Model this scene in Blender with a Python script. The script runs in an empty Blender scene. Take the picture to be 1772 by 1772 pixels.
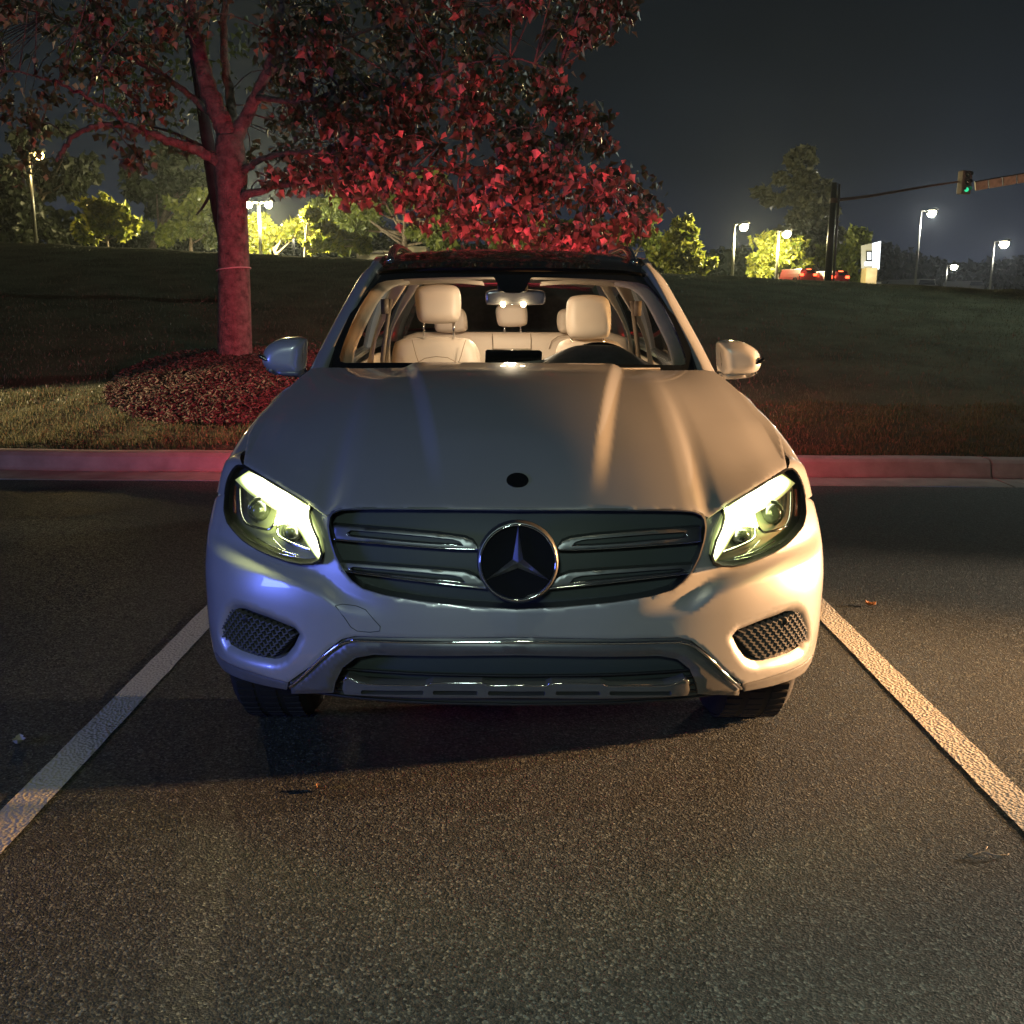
import bpy, math, random
import numpy as np
from mathutils import Vector, Matrix, geometry
R = math.radians
rnd = random.Random(7)
scene = bpy.context.scene
col = scene.collection

# ------------------------------------------------------------------ camera
FPX, CAM_H, PITCH, ROLL = 1775.0, 1.42, R(11.68), R(0.45)
cp, sp_, cr, sr = math.cos(PITCH), math.sin(PITCH), math.cos(ROLL), math.sin(ROLL)
fwd = Vector((0, cp, -sp_)); r0 = Vector((1, 0, 0)); u0 = Vector((0, sp_, cp))
right = r0 * cr + u0 * sr
up = u0 * cr - r0 * sr
CAM = Vector((0, 0, CAM_H))
cd = bpy.data.cameras.new('camera'); co = bpy.data.objects.new('camera', cd); col.objects.link(co)
m = Matrix((right, up, -fwd)).transposed().to_4x4(); m.translation = CAM
co.matrix_world = m
cd.sensor_width = 36.0; cd.lens = 36.0 * FPX / 1772.0; cd.clip_start = 0.05; cd.clip_end = 2000
scene.camera = co

# ------------------------------------------------------------------ world, night sky
w = bpy.data.worlds.new('World'); scene.world = w; w.use_nodes = True
nt = w.node_tree; nt.nodes.clear()
def N(t, kind, **kw):
    n = t.nodes.new(kind)
    for k, v in kw.items():
        if k.startswith('i_'):
            key = k[2:].replace('_', ' ')
            n.inputs[int(key) if key.isdigit() else key].default_value = v
        else: setattr(n, k, v)
    return n
tc = N(nt, 'ShaderNodeTexCoord'); sx = N(nt, 'ShaderNodeSeparateXYZ')
nt.links.new(tc.outputs['Generated'], sx.inputs[0])
ramp = N(nt, 'ShaderNodeValToRGB')
nt.links.new(sx.outputs['Z'], ramp.inputs[0])
e = ramp.color_ramp.elements
e[0].position = 0.0; e[0].color = (.028, .036, .062, 1)
e[1].position = 1.0; e[1].color = (.004, .0055, .0075, 1)
for p_, c_ in ((.05, (.018, .023, .038, 1)), (.12, (.009, .013, .019, 1)), (.22, (.0055, .008, .0105, 1))):
    q_ = e.new(p_); q_.color = c_
nz = N(nt, 'ShaderNodeTexNoise', i_Scale=3.0, i_Detail=4.0)
nt.links.new(tc.outputs['Generated'], nz.inputs['Vector'])
mr = N(nt, 'ShaderNodeMapRange', i_1=.35, i_2=.7, i_3=.8, i_4=1.35)
nt.links.new(nz.outputs[0], mr.inputs[0])
bg = N(nt, 'ShaderNodeBackground'); wo = N(nt, 'ShaderNodeOutputWorld')
nt.links.new(ramp.outputs[0], bg.inputs[0]); nt.links.new(mr.outputs[0], bg.inputs[1])
nt.links.new(bg.outputs[0], wo.inputs[0])

scene.view_settings.view_transform = 'Standard'; scene.view_settings.look = 'None'
scene.view_settings.exposure = 0.0; scene.view_settings.gamma = 1.0
scene.cycles.use_denoising = True
try: scene.cycles.denoiser = 'OPENIMAGEDENOISE'
except Exception: pass
scene.cycles.max_bounces = 8; scene.cycles.transparent_max_bounces = 16
scene.cycles.sample_clamp_indirect = 3.0
scene.cycles.caustics_reflective = False; scene.cycles.caustics_refractive = False

def light(name, kind, loc, power, color, radius=.1, target=None, size=None, spot=None, blend=.5, parent=None):
    d = bpy.data.lights.new(name, kind); d.energy = power; d.color = color
    o = bpy.data.objects.new(name, d); col.objects.link(o); o.location = loc
    if kind in ('POINT', 'SPOT'): d.shadow_soft_size = radius
    if kind == 'AREA':
        d.shape = 'RECTANGLE'; d.size, d.size_y = size
    if kind == 'SPOT': d.spot_size = R(spot); d.spot_blend = blend
    if target is not None:
        o.rotation_euler = (Vector(target) - Vector(loc)).to_track_quat('-Z', 'Y').to_euler()
    if parent: o.parent = parent
    return o
# off-frame lights: lamps inferred from the light they throw, plus added fills
light('lamp_low_right', 'SPOT', (6.6, 5.05, .66), 2500, (1, .76, .54), .05, (-.6, 2.8, .25), spot=60, blend=.6)
light('lamp_high_right', 'SPOT', (7.8, 4.1, 1.40), 12500, (1, .50, .19), .12, (.8, 3.7, 1.22), spot=33, blend=.6)
light('lamp_behind', 'SPOT', (.4, .1, 7.5), 1250, (.90, .98, .66), .3, (.35, .7, 0), spot=34, blend=1.0)
light('added_fill', 'POINT', (-1.5, -9, 6), 980, (.76, 1.0, .88), .6)  # added fill, lifts the car front in place of headlight glare
light('lamp_blue_left', 'AREA', (-5.2, .6, 1.0), 92, (.14, .20, 1.0), target=(-.9, 3.1, .6), size=(1.2, .8))
light('grass_fill_left', 'SPOT', (-10.5, 8.9, 1.5), 9000, (1, .74, .42), .08, (-4.9, 9.5, .2), spot=20, blend=.5)  # spot added to light the strip of grass
light('lawn_fill', 'SPOT', (15, 16.0, 9.0), 3300, (.85, 1.0, .88), .25, (1.0, 15.5, 1), spot=75, blend=.8)  # added fill that lifts the dark lawn, no known lamp

# ------------------------------------------------------------------ helpers
def ray(px, py):
    return fwd + right * ((px - 886) / FPX) + up * ((886 - py) / FPX)
def at(px, py, Y):
    d = ray(px, py); return CAM + d * (Y / d.y)
def project(P):
    v = Vector(P) - CAM; z = v.dot(fwd)
    return 886 + FPX * v.dot(right) / z, 886 - FPX * v.dot(up) / z
CO = Vector((.016, 2.53, 0)); YAW = .011
MCAR = Matrix.Translation(CO) @ Matrix.Rotation(YAW, 4, 'Z'); MINV = MCAR.inverted()
def lat(px, py, y):          # photo pixel -> car local point at local depth y
    o = MINV @ CAM; d = MINV.to_3x3() @ ray(px, py)
    return o + d * ((y - o.y) / d.y)
def lproj(p): return project(MCAR @ Vector(p))
def inv(surf, px, py, g, lim=None):
    a, b = g
    for _ in range(40):
        x, y = lproj(surf(a, b)); ex, ey = px - x, py - y
        if abs(ex) + abs(ey) < .02: break
        h = 1e-4
        xa, ya = lproj(surf(a + h, b)); xb, yb = lproj(surf(a, b + h))
        j11, j21, j12, j22 = (xa - x) / h, (ya - y) / h, (xb - x) / h, (yb - y) / h
        D = j11 * j22 - j12 * j21
        if abs(D) < 1e-6: break
        da = (ex * j22 - ey * j12) / D; db = (j11 * ey - j21 * ex) / D
        s = min(1, .08 / max(abs(da), abs(db), 1e-9))
        a += da * s; b += db * s
        if lim:
            a = min(max(a, lim[0]), lim[1]); b = min(max(b, lim[2]), lim[3])
    return a, b
def pchip(xs, ys):
    xs = list(xs); ys = list(ys); n = len(xs)
    h = [xs[i + 1] - xs[i] for i in range(n - 1)]; d = [(ys[i + 1] - ys[i]) / h[i] for i in range(n - 1)]
    mm = [0] * n; mm[0] = d[0]; mm[-1] = d[-1]
    for i in range(1, n - 1):
        mm[i] = 0 if d[i - 1] * d[i] <= 0 else 2 * d[i - 1] * d[i] / (d[i - 1] + d[i])
    def f(x):
        if x <= xs[0]: return ys[0] + mm[0] * (x - xs[0])
        if x >= xs[-1]: return ys[-1] + mm[-1] * (x - xs[-1])
        i = 0
        while x > xs[i + 1]: i += 1
        t = (x - xs[i]) / h[i]
        return ((2*t**3-3*t*t+1)*ys[i] + (t**3-2*t*t+t)*h[i]*mm[i] + (-2*t**3+3*t*t)*ys[i+1] + (t**3-t*t)*h[i]*mm[i+1])
    return f
def ss(a, b, x):
    t = min(max((x - a) / (b - a), 0), 1); return t * t * (3 - 2 * t)
def smooth_curve(pts, n=8, closed=False):
    P = [Vector(p) for p in pts]; out = []; L = len(P)
    rng = range(L if closed else L - 1)
    for i in rng:
        if closed: a, b, c, d = P[(i - 1) % L], P[i], P[(i + 1) % L], P[(i + 2) % L]
        else: a, b, c, d = P[max(i - 1, 0)], P[i], P[i + 1], P[min(i + 2, L - 1)]
        for k in range(n):
            t = k / n
            out.append(.5 * ((2 * b) + (c - a) * t + (2 * a - 5 * b + 4 * c - d) * t * t + (3 * b - a - 3 * c + d) * t ** 3))
    if not closed: out.append(P[-1])
    return out
def resample(pts, step, closed=True):
    out = []; L = len(pts)
    for i in range(L if closed else L - 1):
        a = Vector(pts[i]); b = Vector(pts[(i + 1) % L]); n = max(1, int(math.ceil((b - a).length / step)))
        for k in range(n): out.append(a.lerp(b, k / n))
    if not closed: out.append(Vector(pts[-1]))
    return out

def tag(o, label=None, cat=None, group=None, kind=None):
    if label: o['label'] = label
    if cat: o['category'] = cat
    if group: o['group'] = group
    if kind: o['kind'] = kind
    return o
def empty(name, loc=(0, 0, 0), rz=0, **k):
    o = bpy.data.objects.new(name, None); col.objects.link(o); o.location = loc; o.rotation_euler = (0, 0, rz)
    o.empty_display_size = .2
    return tag(o, **k)
def mesh(name, V, Fc, mat, parent=None, smooth=True, normals=None, mats=None, fm=None):
    me = bpy.data.meshes.new(name)
    me.from_pydata([tuple(v) for v in V], [], [tuple(f) for f in Fc])
    for mt in (mats or [mat]): me.materials.append(mt)
    if smooth: me.polygons.foreach_set('use_smooth', [True] * len(me.polygons))
    if fm: me.polygons.foreach_set('material_index', fm)
    me.update()
    if normals: me.normals_split_custom_set_from_vertices([tuple(n) for n in normals])
    o = bpy.data.objects.new(name, me); col.objects.link(o)
    if parent: o.parent = parent
    return o
def copy_tree(o, parent=None):
    c = o.copy(); col.objects.link(c)
    c.parent = parent
    for ch in list(o.children):
        copy_tree(ch, c)
    return c
class MB:
    def __init__(s): s.V = []; s.F = []
    def add(s, V, Fc):
        n = len(s.V); s.V += [Vector(v) for v in V]; s.F += [tuple(i + n for i in f) for f in Fc]
    def box(s, c, d, rz=0, rot=None):
        x, y, z = d[0] / 2, d[1] / 2, d[2] / 2
        V = [Vector((a * x, b * y, e_ * z)) for a in (-1, 1) for b in (-1, 1) for e_ in (-1, 1)]
        M = rot if rot is not None else Matrix.Rotation(rz, 3, 'Z')
        V = [M @ v + Vector(c) for v in V]
        s.add(V, [(0, 1, 3, 2), (4, 6, 7, 5), (0, 4, 5, 1), (2, 3, 7, 6), (0, 2, 6, 4), (1, 5, 7, 3)])
    def tube(s, pts, rad, n=8, cap=True):
        pts = [Vector(p) for p in pts]; L = len(pts)
        rs = rad if isinstance(rad, (list, tuple)) else [rad] * L
        prev = None; base = len(s.V); V = []; Fc = []
        for i, p in enumerate(pts):
            t = (pts[min(i + 1, L - 1)] - pts[max(i - 1, 0)]).normalized()
            if prev is None:
                a = Vector((0, 0, 1)) if abs(t.z) < .9 else Vector((1, 0, 0)); nrm = t.cross(a).normalized()
            else: nrm = (prev - t * prev.dot(t)).normalized()
            prev = nrm; b = t.cross(nrm)
            for k in range(n):
                an = 2 * math.pi * k / n
                V.append(p + (nrm * math.cos(an) + b * math.sin(an)) * rs[i])
        for i in range(L - 1):
            for k in range(n):
                k2 = (k + 1) % n
                Fc.append((i * n + k, i * n + k2, (i + 1) * n + k2, (i + 1) * n + k))
        if cap: Fc.append(tuple(range(n))[::-1]); Fc.append(tuple((L - 1) * n + k for k in range(n)))
        s.add(V, Fc)
    def lathe(s, prof, n=32, axis='Z', c=(0, 0, 0)):
        V = []; Fc = []; L = len(prof)
        for r_, h_ in prof:
            for k in range(n):
                a = 2 * math.pi * k / n
                if axis == 'Z': v = (r_ * math.cos(a), r_ * math.sin(a), h_)
                elif axis == 'X': v = (h_, r_ * math.cos(a), r_ * math.sin(a))
                else: v = (r_ * math.cos(a), h_, r_ * math.sin(a))
                V.append(Vector(v) + Vector(c))
        for i in range(L - 1):
            for k in range(n):
                k2 = (k + 1) % n
                Fc.append((i * n + k, i * n + k2, (i + 1) * n + k2, (i + 1) * n + k))
        s.add(V, Fc)
    def build(s, name, mat, parent=None, smooth=True, mirror=False):
        V = s.V; Fc = s.F
        if mirror: V = [Vector((-v.x, v.y, v.z)) for v in V]; Fc = [f[::-1] for f in Fc]
        return mesh(name, V, Fc, mat, parent, smooth)

def bevel(o, width, seg=2, ang=35):
    md = o.modifiers.new('bevel', 'BEVEL'); md.width = width; md.segments = seg; md.limit_method = 'ANGLE'; md.angle_limit = R(ang)
    return o

def pip(poly, X, Y):
    ins = np.zeros(X.shape, bool); n = len(poly); j = n - 1
    for i in range(n):
        xi, yi = poly[i][0], poly[i][1]; xj, yj = poly[j][0], poly[j][1]
        c = ((yi > Y) != (yj > Y)) & (X < (xj - xi) * (Y - yi) / ((yj - yi) + 1e-15) + xi)
        ins ^= c; j = i
    return ins
def segdist(poly, X, Y, closed=True):
    d = np.full(X.shape, 1e9); n = len(poly)
    for i in range(n if closed else n - 1):
        ax, ay = poly[i][0], poly[i][1]; bx, by = poly[(i + 1) % n][0], poly[(i + 1) % n][1]
        vx, vy = bx - ax, by - ay; L = vx * vx + vy * vy + 1e-18
        t = np.clip(((X - ax) * vx + (Y - ay) * vy) / L, 0, 1)
        d = np.minimum(d, np.hypot(X - ax - t * vx, Y - ay - t * vy))
    return d
def panel(name, outline, mapf, mat, parent=None, holes=(), sp=.014, rim=None, mirror=False, round_r=0, round_d=.008,
          disp=None, hole_r=0, hole_d=.02, flip=False, back=None):
    """a sheet over a 2D outline with holes, mapped to 3D; rim = vector its edges are folded back by"""
    outs = [resample([Vector((p[0], p[1])) for p in outline], sp)] + [resample([Vector((p[0], p[1])) for p in h], sp) for h in holes]
    pts = []; edges = []
    for o_ in outs:
        b = len(pts); pts += o_; edges += [(b + i, b + (i + 1) % len(o_)) for i in range(len(o_))]
    ox = np.array([p.x for p in outs[0]]); oy = np.array([p.y for p in outs[0]])
    gx, gy = np.meshgrid(np.arange(ox.min() + sp * .37, ox.max(), sp), np.arange(oy.min() + sp * .41, oy.max(), sp))
    gx = gx.ravel(); gy = gy.ravel()
    k = pip(outs[0], gx, gy)
    for h in outs[1:]: k &= ~pip(h, gx, gy)
    gx, gy = gx[k], gy[k]
    dd = np.full(gx.shape, 1e9)
    for o_ in outs: dd = np.minimum(dd, segdist(o_, gx, gy))
    k = dd > sp * .45; gx, gy = gx[k], gy[k]
    pts += [Vector((a, b)) for a, b in zip(gx, gy)]
    v2, e2, f2, _, _, _ = geometry.delaunay_2d_cdt(pts, edges, [], 0, 1e-7)
    cx = np.array([sum(v2[i].x for i in f) / len(f) for f in f2]); cy = np.array([sum(v2[i].y for i in f) / len(f) for f in f2])
    k = pip(outs[0], cx, cy)
    for h in outs[1:]: k &= ~pip(h, cx, cy)
    f2 = [f for f, kk in zip(f2, k) if kk]
    vx = np.array([v.x for v in v2]); vy = np.array([v.y for v in v2])
    d_out = segdist(outs[0], vx, vy)
    d_hole = np.full(vx.shape, 1e9)
    for h in outs[1:]: d_hole = np.minimum(d_hole, segdist(h, vx, vy))
    def full(a, b): return Vector(mapf(a, b))
    V = []; Nn = []; h = 2e-3
    for i, v in enumerate(v2):
        P = full(v.x, v.y); Pa = full(v.x + h, v.y); Pb = full(v.x, v.y + h); Pc = full(v.x - h, v.y); Pd = full(v.x, v.y - h)
        n = (Pa - Pc).cross(Pb - Pd)
        n = n.normalized() if n.length > 1e-12 else Vector((0, -1, 0))
        off = 0; tilt = 0
        if round_r and d_out[i] < round_r: t = 1 - d_out[i] / round_r; off += round_d * (1 - math.sqrt(max(0, 1 - t * t * .96)))
        if hole_r and d_hole[i] < hole_r: t = 1 - d_hole[i] / hole_r; off += hole_d * t * t
        if disp: off += disp(v.x, v.y, d_out[i], d_hole[i])
        V.append((P, n, off)); Nn.append(n)
    # outward orientation: towards -y / +z / away from centre
    c = sum((a[0] for a in V), Vector()) / len(V); nn = sum(Nn, Vector())
    s = -1 if flip else 1
    P3 = [a[0] - a[1] * a[2] * s for a in V]
    Fc = []
    for f in f2:
        a, b, c_ = (P3[i] for i in f[:3]); n = (b - a).cross(c_ - a)
        Fc.append(tuple(f) if n.dot(Nn[f[0]]) * s > 0 else tuple(f[::-1]))
    moved = any(abs(a[2]) > 1e-6 for a in V)
    normals = None
    if not moved: normals = [n * s for n in Nn]
    else:
        acc = [Vector() for _ in P3]
        for f in Fc:
            n = (P3[f[1]] - P3[f[0]]).cross(P3[f[2]] - P3[f[0]])
            for i in f: acc[i] += n
        normals = [acc[i].normalized() if (V[i][2] > 1e-6 and acc[i].length > 1e-12) else Nn[i] * s for i in range(len(P3))]
    if rim is not None:
        cnt = {}
        for f in Fc:
            for i in range(len(f)):
                a, b = f[i], f[(i + 1) % len(f)]
                cnt.setdefault((min(a, b), max(a, b)), []).append((a, b))
        for key, l in cnt.items():
            if len(l) == 1:
                a, b = l[0]; rv = Vector(rim)
                n0 = len(P3); q = [P3[a].copy(), P3[b].copy(), P3[b] + rv, P3[a] + rv]
                nn_ = (q[2] - q[1]).cross(q[0] - q[1]); nn_ = nn_.normalized() if nn_.length > 0 else Vector((0, 0, 1))
                P3 += q; normals += [nn_] * 4; Fc.append((n0 + 1, n0, n0 + 3, n0 + 2)); normals[-4:] = [-nn_] * 4
                gn = (P3[n0] - P3[n0 + 1]).cross(P3[n0 + 3] - P3[n0 + 1])
                if gn.length > 0: normals[-4:] = [gn.normalized()] * 4
    if mirror:
        P3 = [Vector((-p.x, p.y, p.z)) for p in P3]; normals = [Vector((-n.x, n.y, n.z)) for n in normals]; Fc = [f[::-1] for f in Fc]
    return mesh(name, P3, Fc, mat, parent, True, normals)

# ------------------------------------------------------------------ materials
def mat(name, base, rough=.5, metal=0, coat=0, emis=None, es=0, spec=.5, trans=0, ior=1.45, sheen=0):
    m_ = bpy.data.materials.new(name); m_.use_nodes = True
    b = m_.node_tree.nodes['Principled BSDF']
    b.inputs['Base Color'].default_value = (*base, 1); b.inputs['Roughness'].default_value = rough
    b.inputs['Metallic'].default_value = metal; b.inputs['Coat Weight'].default_value = coat
    b.inputs['Coat Roughness'].default_value = .04
    b.inputs['Specular IOR Level'].default_value = spec; b.inputs['IOR'].default_value = ior
    b.inputs['Transmission Weight'].default_value = trans
    if emis: b.inputs['Emission Color'].default_value = (*emis, 1); b.inputs['Emission Strength'].default_value = es
    return m_
def noisy(m_, scale=8, amount=.3, bump=0, bscale=None, bdist=.01, detail=4, col2=None, rvar=0):
    """object-space noise in colour and bump"""
    t = m_.node_tree; b = t.nodes['Principled BSDF']
    tcn = N(t, 'ShaderNodeTexCoord'); n = N(t, 'ShaderNodeTexNoise', i_Scale=scale, i_Detail=detail, i_Roughness=.6)
    t.links.new(tcn.outputs['Object'], n.inputs['Vector'])
    base = tuple(b.inputs['Base Color'].default_value)
    r_ = N(t, 'ShaderNodeValToRGB'); r_.color_ramp.elements[0].position = .3; r_.color_ramp.elements[1].position = .7
    r_.color_ramp.elements[0].color = tuple(c * (1 - amount) for c in base[:3]) + (1,)
    r_.color_ramp.elements[1].color = (*col2, 1) if col2 else tuple(c * (1 + amount) for c in base[:3]) + (1,)
    t.links.new(n.outputs[0], r_.inputs[0]); t.links.new(r_.outputs[0], b.inputs['Base Color'])
    if rvar:
        rr = N(t, 'ShaderNodeMapRange', i_3=b.inputs['Roughness'].default_value - rvar, i_4=b.inputs['Roughness'].default_value + rvar)
        t.links.new(n.outputs[0], rr.inputs[0]); t.links.new(rr.outputs[0], b.inputs['Roughness'])
    if bump:
        n2 = N(t, 'ShaderNodeTexNoise', i_Scale=bscale or scale * 4, i_Detail=5.0, i_Roughness=.65)
        t.links.new(tcn.outputs['Object'], n2.inputs['Vector'])
        bp = N(t, 'ShaderNodeBump', i_Strength=bump, i_Distance=bdist)
        t.links.new(n2.outputs[0], bp.inputs['Height']); t.links.new(bp.outputs[0], b.inputs['Normal'])
    return m_
def emit(name, c, s):
    return mat(name, (.02, .02, .02), .4, emis=c, es=s)
def glass(name, tint=(.9, .95, .95), refl=1.0):
    m_ = bpy.data.materials.new(name); m_.use_nodes = True; t = m_.node_tree; t.nodes.clear()
    tr = N(t, 'ShaderNodeBsdfTransparent'); tr.inputs[0].default_value = (*tint, 1)
    gl = N(t, 'ShaderNodeBsdfGlossy'); gl.inputs['Roughness'].default_value = .02
    fr = N(t, 'ShaderNodeFresnel'); fr.inputs[0].default_value = 1.5
    ml = N(t, 'ShaderNodeMath', operation='MULTIPLY'); ml.inputs[1].default_value = refl
    mx = N(t, 'ShaderNodeMixShader'); o_ = N(t, 'ShaderNodeOutputMaterial')
    t.links.new(fr.outputs[0], ml.inputs[0]); t.links.new(ml.outputs[0], mx.inputs[0])
    t.links.new(tr.outputs[0], mx.inputs[1]); t.links.new(gl.outputs[0], mx.inputs[2]); t.links.new(mx.outputs[0], o_.inputs[0])
    return m_
def leafmat(name, c, c2, tr=.35, rough=.45, spec=.5):
    m_ = bpy.data.materials.new(name); m_.use_nodes = True; t = m_.node_tree; b = t.nodes['Principled BSDF']
    g = N(t, 'ShaderNodeNewGeometry'); r_ = N(t, 'ShaderNodeValToRGB')
    r_.color_ramp.elements[0].color = (*c, 1); r_.color_ramp.elements[1].color = (*c2, 1)
    t.links.new(g.outputs['Random Per Island'], r_.inputs[0]); t.links.new(r_.outputs[0], b.inputs['Base Color'])
    b.inputs['Roughness'].default_value = rough; b.inputs['Specular IOR Level'].default_value = spec
    tl = N(t, 'ShaderNodeBsdfTranslucent'); t.links.new(r_.outputs[0], tl.inputs[0])
    mx = N(t, 'ShaderNodeMixShader'); mx.inputs[0].default_value = tr
    o_ = t.nodes['Material Output']
    t.links.new(b.outputs[0], mx.inputs[1]); t.links.new(tl.outputs[0], mx.inputs[2]); t.links.new(mx.outputs[0], o_.inputs[0])
    return m_
def car_paint():
    m_ = mat('white_paint', (.56, .56, .57), .36, .38, coat=1)
    t = m_.node_tree; b = t.nodes['Principled BSDF']
    tcn = N(t, 'ShaderNodeTexCoord'); n = N(t, 'ShaderNodeTexNoise', i_Scale=5.0, i_Detail=6.0, i_Roughness=.7)
    t.links.new(tcn.outputs['Object'], n.inputs['Vector'])
    rr = N(t, 'ShaderNodeMapRange', i_1=.35, i_2=.75, i_3=.01, i_4=.07); t.links.new(n.outputs[0], rr.inputs[0])
    t.links.new(rr.outputs[0], b.inputs['Coat Roughness'])
    r2 = N(t, 'ShaderNodeValToRGB'); r2.color_ramp.elements[0].color = (.48, .48, .48, 1); r2.color_ramp.elements[1].color = (.54, .54, .54, 1)
    t.links.new(n.outputs[0], r2.inputs[0]); t.links.new(r2.outputs[0], b.inputs['Base Color'])
    return m_
PAINT = car_paint()
BLACK = mat('black_gloss', (.008, .009, .010), .12, coat=.6)
PLASTIC = noisy(mat('black_plastic', (.020, .021, .022), .55), 30, .3, .2, 200, .001)
GRILLE_DARK = mat('grille_dark', (.065, .08, .077), .5)  # base lifted towards teal, holds the glare veil over the grille
SILVER = noisy(mat('satin_silver', (.30, .31, .32), .38, 1), 20, .1)
CHROME = mat('chrome', (.85, .86, .88), .07, 1)
SKID = noisy(mat('grey_trim', (.20, .20, .20), .38, .4), 12, .12)
RUBBER = noisy(mat('tyre_rubber', (.013, .013, .013), .8), 30, .2)
FRIT = mat('black_glass', (.004, .005, .006), .05, coat=.3)
CREAM = noisy(mat('cream_leather', (.58, .47, .37), .5), 6, .06, .15, 160, .002)
CREAM_T = noisy(mat('cream_trim', (.62, .50, .37), .65), 10, .06)
SEAM = mat('seam', (.20, .14, .09), .7)
DASH = noisy(mat('dash_dark', (.13, .112, .095), .5), 30, .2)
MIRRORG = mat('mirror_glass', (.55, .52, .56), .12, .6)
WGLASS = glass('windscreen_glass', (.93, .95, .94), .55)
SGLASS = glass('side_glass', (.25, .28, .28), 1.0)
LENS = glass('lens_glass', (.97, .98, .97), .8)
DRL = emit('running_light', (1, .98, .66), 30)
DRL2 = emit('running_light_halo', (.80, .90, .32), .35)  # dim yellow-green emission standing in for glare round the running light
def drl_mat():  # emission fades to a yellow-green edge, softening it like glare
    m_ = mat('running_light_guide', (.3, .3, .25), .3, emis=(1, .98, .7), es=1); t = m_.node_tree; b = t.nodes['Principled BSDF']
    a = N(t, 'ShaderNodeAttribute', attribute_name='glow')
    pw_ = N(t, 'ShaderNodeMath', operation='POWER'); pw_.inputs[1].default_value = 3.0; t.links.new(a.outputs['Fac'], pw_.inputs[0])
    mu = N(t, 'ShaderNodeMath', operation='MULTIPLY_ADD'); mu.inputs[1].default_value = 34; mu.inputs[2].default_value = .45; t.links.new(pw_.outputs[0], mu.inputs[0])
    r_ = N(t, 'ShaderNodeValToRGB'); r_.color_ramp.elements[0].position = .25; r_.color_ramp.elements[0].color = (.78, .95, .28, 1); r_.color_ramp.elements[1].position = .7; r_.color_ramp.elements[1].color = (1, .98, .66, 1)
    t.links.new(a.outputs['Fac'], r_.inputs[0]); t.links.new(r_.outputs[0], b.inputs['Emission Color']); t.links.new(mu.outputs[0], b.inputs['Emission Strength'])
    return m_
DRLG = drl_mat()
ORANGE = mat('amber_reflector', (.16, .035, .02), .3)
HOUSE = mat('lamp_housing', (.16, .17, .13), .35, .5)
CABIN = emit('cabin_bulb', (1, .78, .42), 40)
REDL = emit('red_lens', (1, .03, .02), 1.2)

# ================================================================== GROUND
Xr = 1.0
CREST_Y = 22.0
def crest_z(x):
    a = at(0, 418, CREST_Y); b = at(1772, 502, CREST_Y)
    t = (x - a.x) / (b.x - a.x)
    return a.z + (b.z - a.z) * min(max(t, -.6), 1.6)
KY = 7.98        # asphalt / gutter line
def hill_z(x, y):
    y0 = 8.62
    if y <= y0: return .15
    zc = crest_z(x)
    z = .16
    L = CREST_Y - y0; t = (y - y0) / L
    if t < 1:
        z = .16 + (zc - .16) * (1.15 * t - .15 * t ** 3)
    else:
        d = y - CREST_Y; z = zc + (zc - .16) / L * .7 * d * math.exp(-d / 1.4) * .35 - .05 * d if d < 22 else zc - 1.1
        z = max(z, zc - 1.1)
    # mulch mound round the tree
    dx, dy = (x + 2.75) / 1.35, (y - 10.7) / 1.5
    z += .22 * math.exp(-(dx * dx + dy * dy) * 1.1)
    z += .012 * math.sin(x * 3.1 + y * 1.7) + .01 * math.sin(x * 7.3 - y * 5.1)
    return z
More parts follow.
